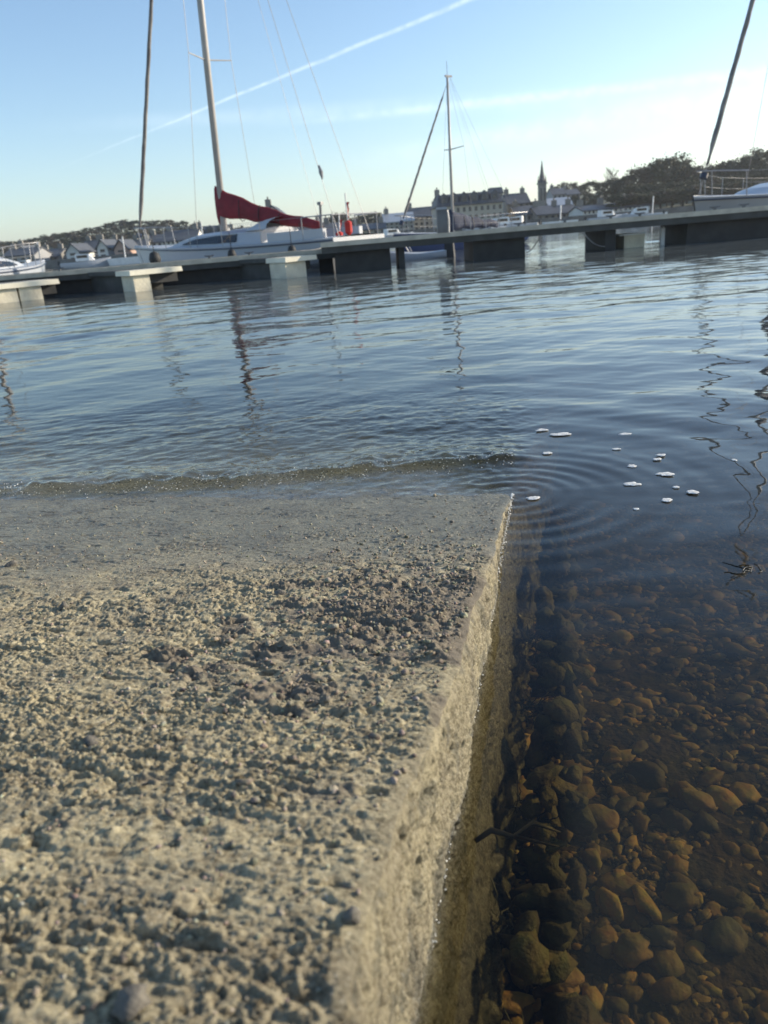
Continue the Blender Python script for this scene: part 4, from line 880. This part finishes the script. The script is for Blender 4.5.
# ------------------------------------------------------------ trees
def crown_mesh(rx_, rz_, nclump, nleaf, leaf, flat=1.0, seed=0, arch=False):
    g = np.random.default_rng(seed); Vv = []; nleaf = int(nleaf*1.35)
    th_ = g.uniform(0, 2*np.pi, nclump); ph = np.arccos(g.uniform(-.75, 1, nclump)); rad = g.uniform(.35, 1.0, nclump)**.5
    cx = rad*np.sin(ph)*np.cos(th_)*rx_; cy = rad*np.sin(ph)*np.sin(th_)*rx_; cz = rad*np.cos(ph)*rz_*flat
    cr = g.uniform(.16, .40, nclump)*rx_
    if arch:
        a = g.uniform(0, np.pi, nclump); cx = np.cos(a)*rx_*.9; cz = np.sin(a)*rz_*.9-.3*rz_; cy = g.normal(0, .2*rx_, nclump)
    n = nclump*nleaf; ci = np.repeat(np.arange(nclump), nleaf); d = g.normal(0, 1, (n, 3)); d /= np.linalg.norm(d, axis=1)[:, None]
    rr_ = g.random(n)**.4; rr_ = np.abs(g.normal(0, .62, n)); c = np.stack([cx, cy, cz], -1)[ci] + d*(cr[ci]*rr_*1.25)[:, None]*np.array([1, 1, .75])
    a = g.normal(0, 1, (n, 3)); b = np.cross(a, g.normal(0, 1, (n, 3))); a /= np.linalg.norm(a, axis=1)[:, None]; b /= np.linalg.norm(b, axis=1)[:, None]
    s_ = leaf*g.uniform(.6, 1.4, (n, 1)); Q = np.stack([c-a*s_, c+b*s_*.8, c+a*s_, c-b*s_*.8], 1); return Q.reshape(-1, 3)
_protos = {}
def tree_proto(kind, seed):
    """returns (crown mesh, trunk mesh) for a tree 10 m tall"""
    key = (kind, seed)
    if key in _protos: return _protos[key]
    if kind == 'bare':
        V_ = crown_mesh(3.4, 3.8, 26, 22, .10, seed=seed)
    elif kind == 'pine': V_ = crown_mesh(4.6, 2.3, 60, 60, .24, seed=seed, arch=True)
    else: V_ = crown_mesh(3.7, 4.2, 42, 90, .24, seed=seed)
    zc = 6.0 if kind != 'pine' else 8.0
    V_[:, 2] += zc; Fq = np.arange(len(V_)).reshape(-1, 4)
    o = np_mesh('crown', V_, Fq, M[{'dark': 'leafd', 'mid': 'leafm', 'brown': 'leafb', 'bare': 'leafb', 'pine': 'leafd'}[kind]], False)
    t = MB(); g = random.Random(seed); t.tube([(0, 0, -.6), (.1, 0, 2.5), (0, .1, 5), (.1, 0, 8.4)], [.38, .28, .18, .05], 7)
    nb_ = 26 if kind == 'bare' else 9
    for i in range(nb_):
        a = g.uniform(0, 6.28); z = g.uniform(2.6, 7.6); l_ = g.uniform(1.6, 3.6)*(1 if z < 6 else .6)
        p1 = (l_*.5*math.cos(a), l_*.5*math.sin(a), z+l_*.35); p2 = (l_*math.cos(a+.2), l_*math.sin(a+.2), z+l_*.75)
        t.tube([(0, 0, z), p1, p2], [.12, .08, .03], 5)
        if kind == 'bare':
            for j in range(4):
                a2 = a+g.uniform(-.9, .9); l2 = g.uniform(.6, 1.6); t.tube([p1 if j % 2 else p2, ((p2[0]+p1[0])/2+l2*math.cos(a2), (p2[1]+p1[1])/2+l2*math.sin(a2), p2[2]+l2*.7)], [.045, .015], 4)
    tr_o = t.build('trunk', M['bark'])
    _protos[key] = (o, tr_o, [True]); return _protos[key]
def tree(px, ytop, Y, kind, label, wide=1.0, seed=None, group='trees on the far shore'):
    c, t, fresh = tree_proto(kind, seed if seed is not None else random.randrange(6)); x = xat(px, Y, 6); zt_ = at(px, ytop, Y).z; g = gh(x, Y); hgt = max(zt_-g, 3.0)
    r = empty({'pine': 'pine_tree', 'bare': 'bare_tree'}.get(kind, 'tree'), (x, Y, g), random.uniform(0, 6.28) if kind != 'pine' else 0); tag(r, label, 'tree', group)
    k_ = hgt/10.2; r.scale = (k_*wide, k_*wide, k_)
    if fresh[0]: cc, t2 = c, t; fresh[0] = False
    else: cc, t2 = c.copy(), t.copy(); col.objects.link(cc); col.objects.link(t2)
    cc.parent = r; t2.parent = r; return r
# right wooded rise
LT = {'dark': 'dark dense tree in the wood on the right hand rise', 'mid': 'olive green tree in the wood on the right hand rise', 'brown': 'brownish early spring tree in the wood on the right hand rise'}
right = [(612, 188, 180, 'mid'), (620, 184, 178, 'dark'), (628, 183, 175, 'dark'), (640, 178, 172, 'brown'), (652, 170, 178, 'mid'), (663, 165, 170, 'dark'), (676, 164, 176, 'mid'), (688, 168, 170, 'dark'), (700, 172, 168, 'brown'), (712, 172, 175, 'mid'),
         (724, 168, 170, 'dark'), (736, 162, 165, 'dark'), (748, 158, 172, 'mid'), (760, 155, 166, 'dark'), (774, 156, 160, 'dark'), (790, 150, 165, 'mid'), (808, 148, 160, 'dark'), (830, 150, 160, 'brown'),
         (634, 192, 158, 'mid'), (648, 188, 155, 'dark'), (661, 184, 155, 'mid'), (674, 182, 152, 'dark'), (688, 184, 150, 'mid'), (702, 186, 150, 'dark'), (716, 184, 148, 'brown'), (730, 180, 148, 'dark'), (744, 176, 148, 'mid'), (758, 174, 146, 'dark'), (775, 172, 146, 'mid'), (795, 172, 146, 'dark'),
         (655, 198, 142, 'dark'), (668, 197, 142, 'mid'), (682, 196, 140, 'dark'), (696, 196, 140, 'mid'), (710, 195, 138, 'dark'), (724, 194, 138, 'mid'), (738, 192, 138, 'dark'), (752, 190, 138, 'mid'), (768, 188, 138, 'dark')]
for px, yt, Y, k_ in right: tree(px, yt-3-(5 if px < 650 else 0)+random.uniform(-5, 4), Y, k_, LT[k_], wide=random.uniform(1.0, 1.35), group='trees in the wood on the right hand rise')
for px in range(618, 790, 11): tree(px, 203-(px-618)*.10+random.uniform(-2, 2), 134, ('dark', 'mid', 'brown')[px % 3], {'dark': 'low dark bush at the foot of the right hand wood', 'mid': 'low olive bush at the foot of the right hand wood', 'brown': 'low brownish bush at the foot of the right hand wood'}[('dark', 'mid', 'brown')[px % 3]], wide=1.9, group='bushes at the foot of the right hand wood')
LM = {'dark': 'dark tree on the hill behind the church', 'mid': 'olive tree on the hill behind the church', 'brown': 'brownish tree on the hill behind the church'}
for px, yt, Y, k_ in [(551, 192, 260, 'dark'), (561, 189, 265, 'mid'), (572, 186, 270, 'dark'), (584, 190, 255, 'dark'), (600, 188, 250, 'mid'), (612, 190, 240, 'dark'), (622, 190, 230, 'brown'), (575, 198, 200, 'dark'), (588, 198, 195, 'mid'), (601, 197, 190, 'dark'), (614, 196, 185, 'mid'), (626, 195, 180, 'dark'), (580, 204, 170, 'dark'), (594, 203, 165, 'mid'), (533, 207, 200, 'dark')]:
    tree(px, yt-4+random.uniform(-2, 2), Y, k_, LM[k_], wide=random.uniform(1.1, 1.5), group='trees on the hill behind the church')
tree(590, 182, 215, 'pine', 'umbrella pine with arched crown standing above the pale terrace', 1.0, 5, None)
tree(612, 165, 215, 'bare', 'bare leafless tree on the skyline left of the wood', .8, 6, None)
tree(648, 163, 185, 'bare', 'bare leafless tree at the left shoulder of the wood', .9, 6, None)
tree(706, 160, 185, 'bare', 'bare leafless tree rising behind the furled headsail at the right', .9, 6, None)
LL = {'dark': 'dark tree on the low wooded hill behind the left town', 'mid': 'olive tree on the low wooded hill behind the left town', 'brown': 'brownish tree on the low wooded hill behind the left town'}
prof_l = [(-20, 240), (0, 242), (12, 240), (24, 244), (36, 242), (50, 236), (62, 234), (74, 235), (84, 238), (94, 231), (104, 226), (116, 222), (128, 220), (140, 219), (152, 220), (164, 219), (176, 219), (188, 221), (200, 228)]
for i, (px, yt) in enumerate(prof_l):
    for kx_, (dy, YY) in enumerate(((0, 330), (6, 300), (11, 275))):
        k_ = ('brown', 'mid', 'dark', 'brown')[(i*2+kx_) % 4]; tree(px+kx_*4-4, yt+dy+random.uniform(-1, 1.5), YY+random.uniform(-8, 8), k_, LL[k_], wide=random.uniform(1.7, 2.5), group='trees on the low wooded hill at the left')
for px, yt, Y, k_ in [(362, 214, 215, 'dark'), (372, 212, 220, 'mid'), (382, 213, 215, 'dark'), (394, 214, 215, 'mid'), (352, 218, 210, 'brown'), (341, 212, 200, 'brown'), (334, 216, 205, 'dark'), (310, 222, 200, 'brown'), (298, 221, 205, 'dark'), (288, 222, 205, 'mid'), (404, 213, 210, 'dark'), (240, 226, 210, 'brown'), (225, 226, 220, 'dark')]:
    tree(px, yt, Y, k_, {'dark': 'dark tree showing over the low roofs in the middle of the town', 'mid': 'olive tree showing over the low roofs in the middle of the town', 'brown': 'brownish tree showing over the low roofs in the middle of the town'}[k_], wide=random.uniform(1.0, 1.3), group='trees over the low roofs of the middle town')

# ------------------------------------------------------------ haze
if HAZE:
    m = bpy.data.materials.new('sea_haze'); m.use_nodes = True; t = m.node_tree; t.nodes.clear()
    o = t.nodes.new('ShaderNodeOutputMaterial'); v = t.nodes.new('ShaderNodeVolumePrincipled'); v.inputs['Color'].default_value = (.92, .95, 1, 1); v.inputs['Density'].default_value = .00032; v.inputs['Anisotropy'].default_value = .5
    t.links.new(v.outputs[0], o.inputs['Volume']); b_ = MB(); b_.box((0, 1200, 31.0), (8000, 3400, 72.0)); hz = b_.build('haze', m); tag(hz, 'pale sea haze over the harbour', 'haze', kind='stuff')
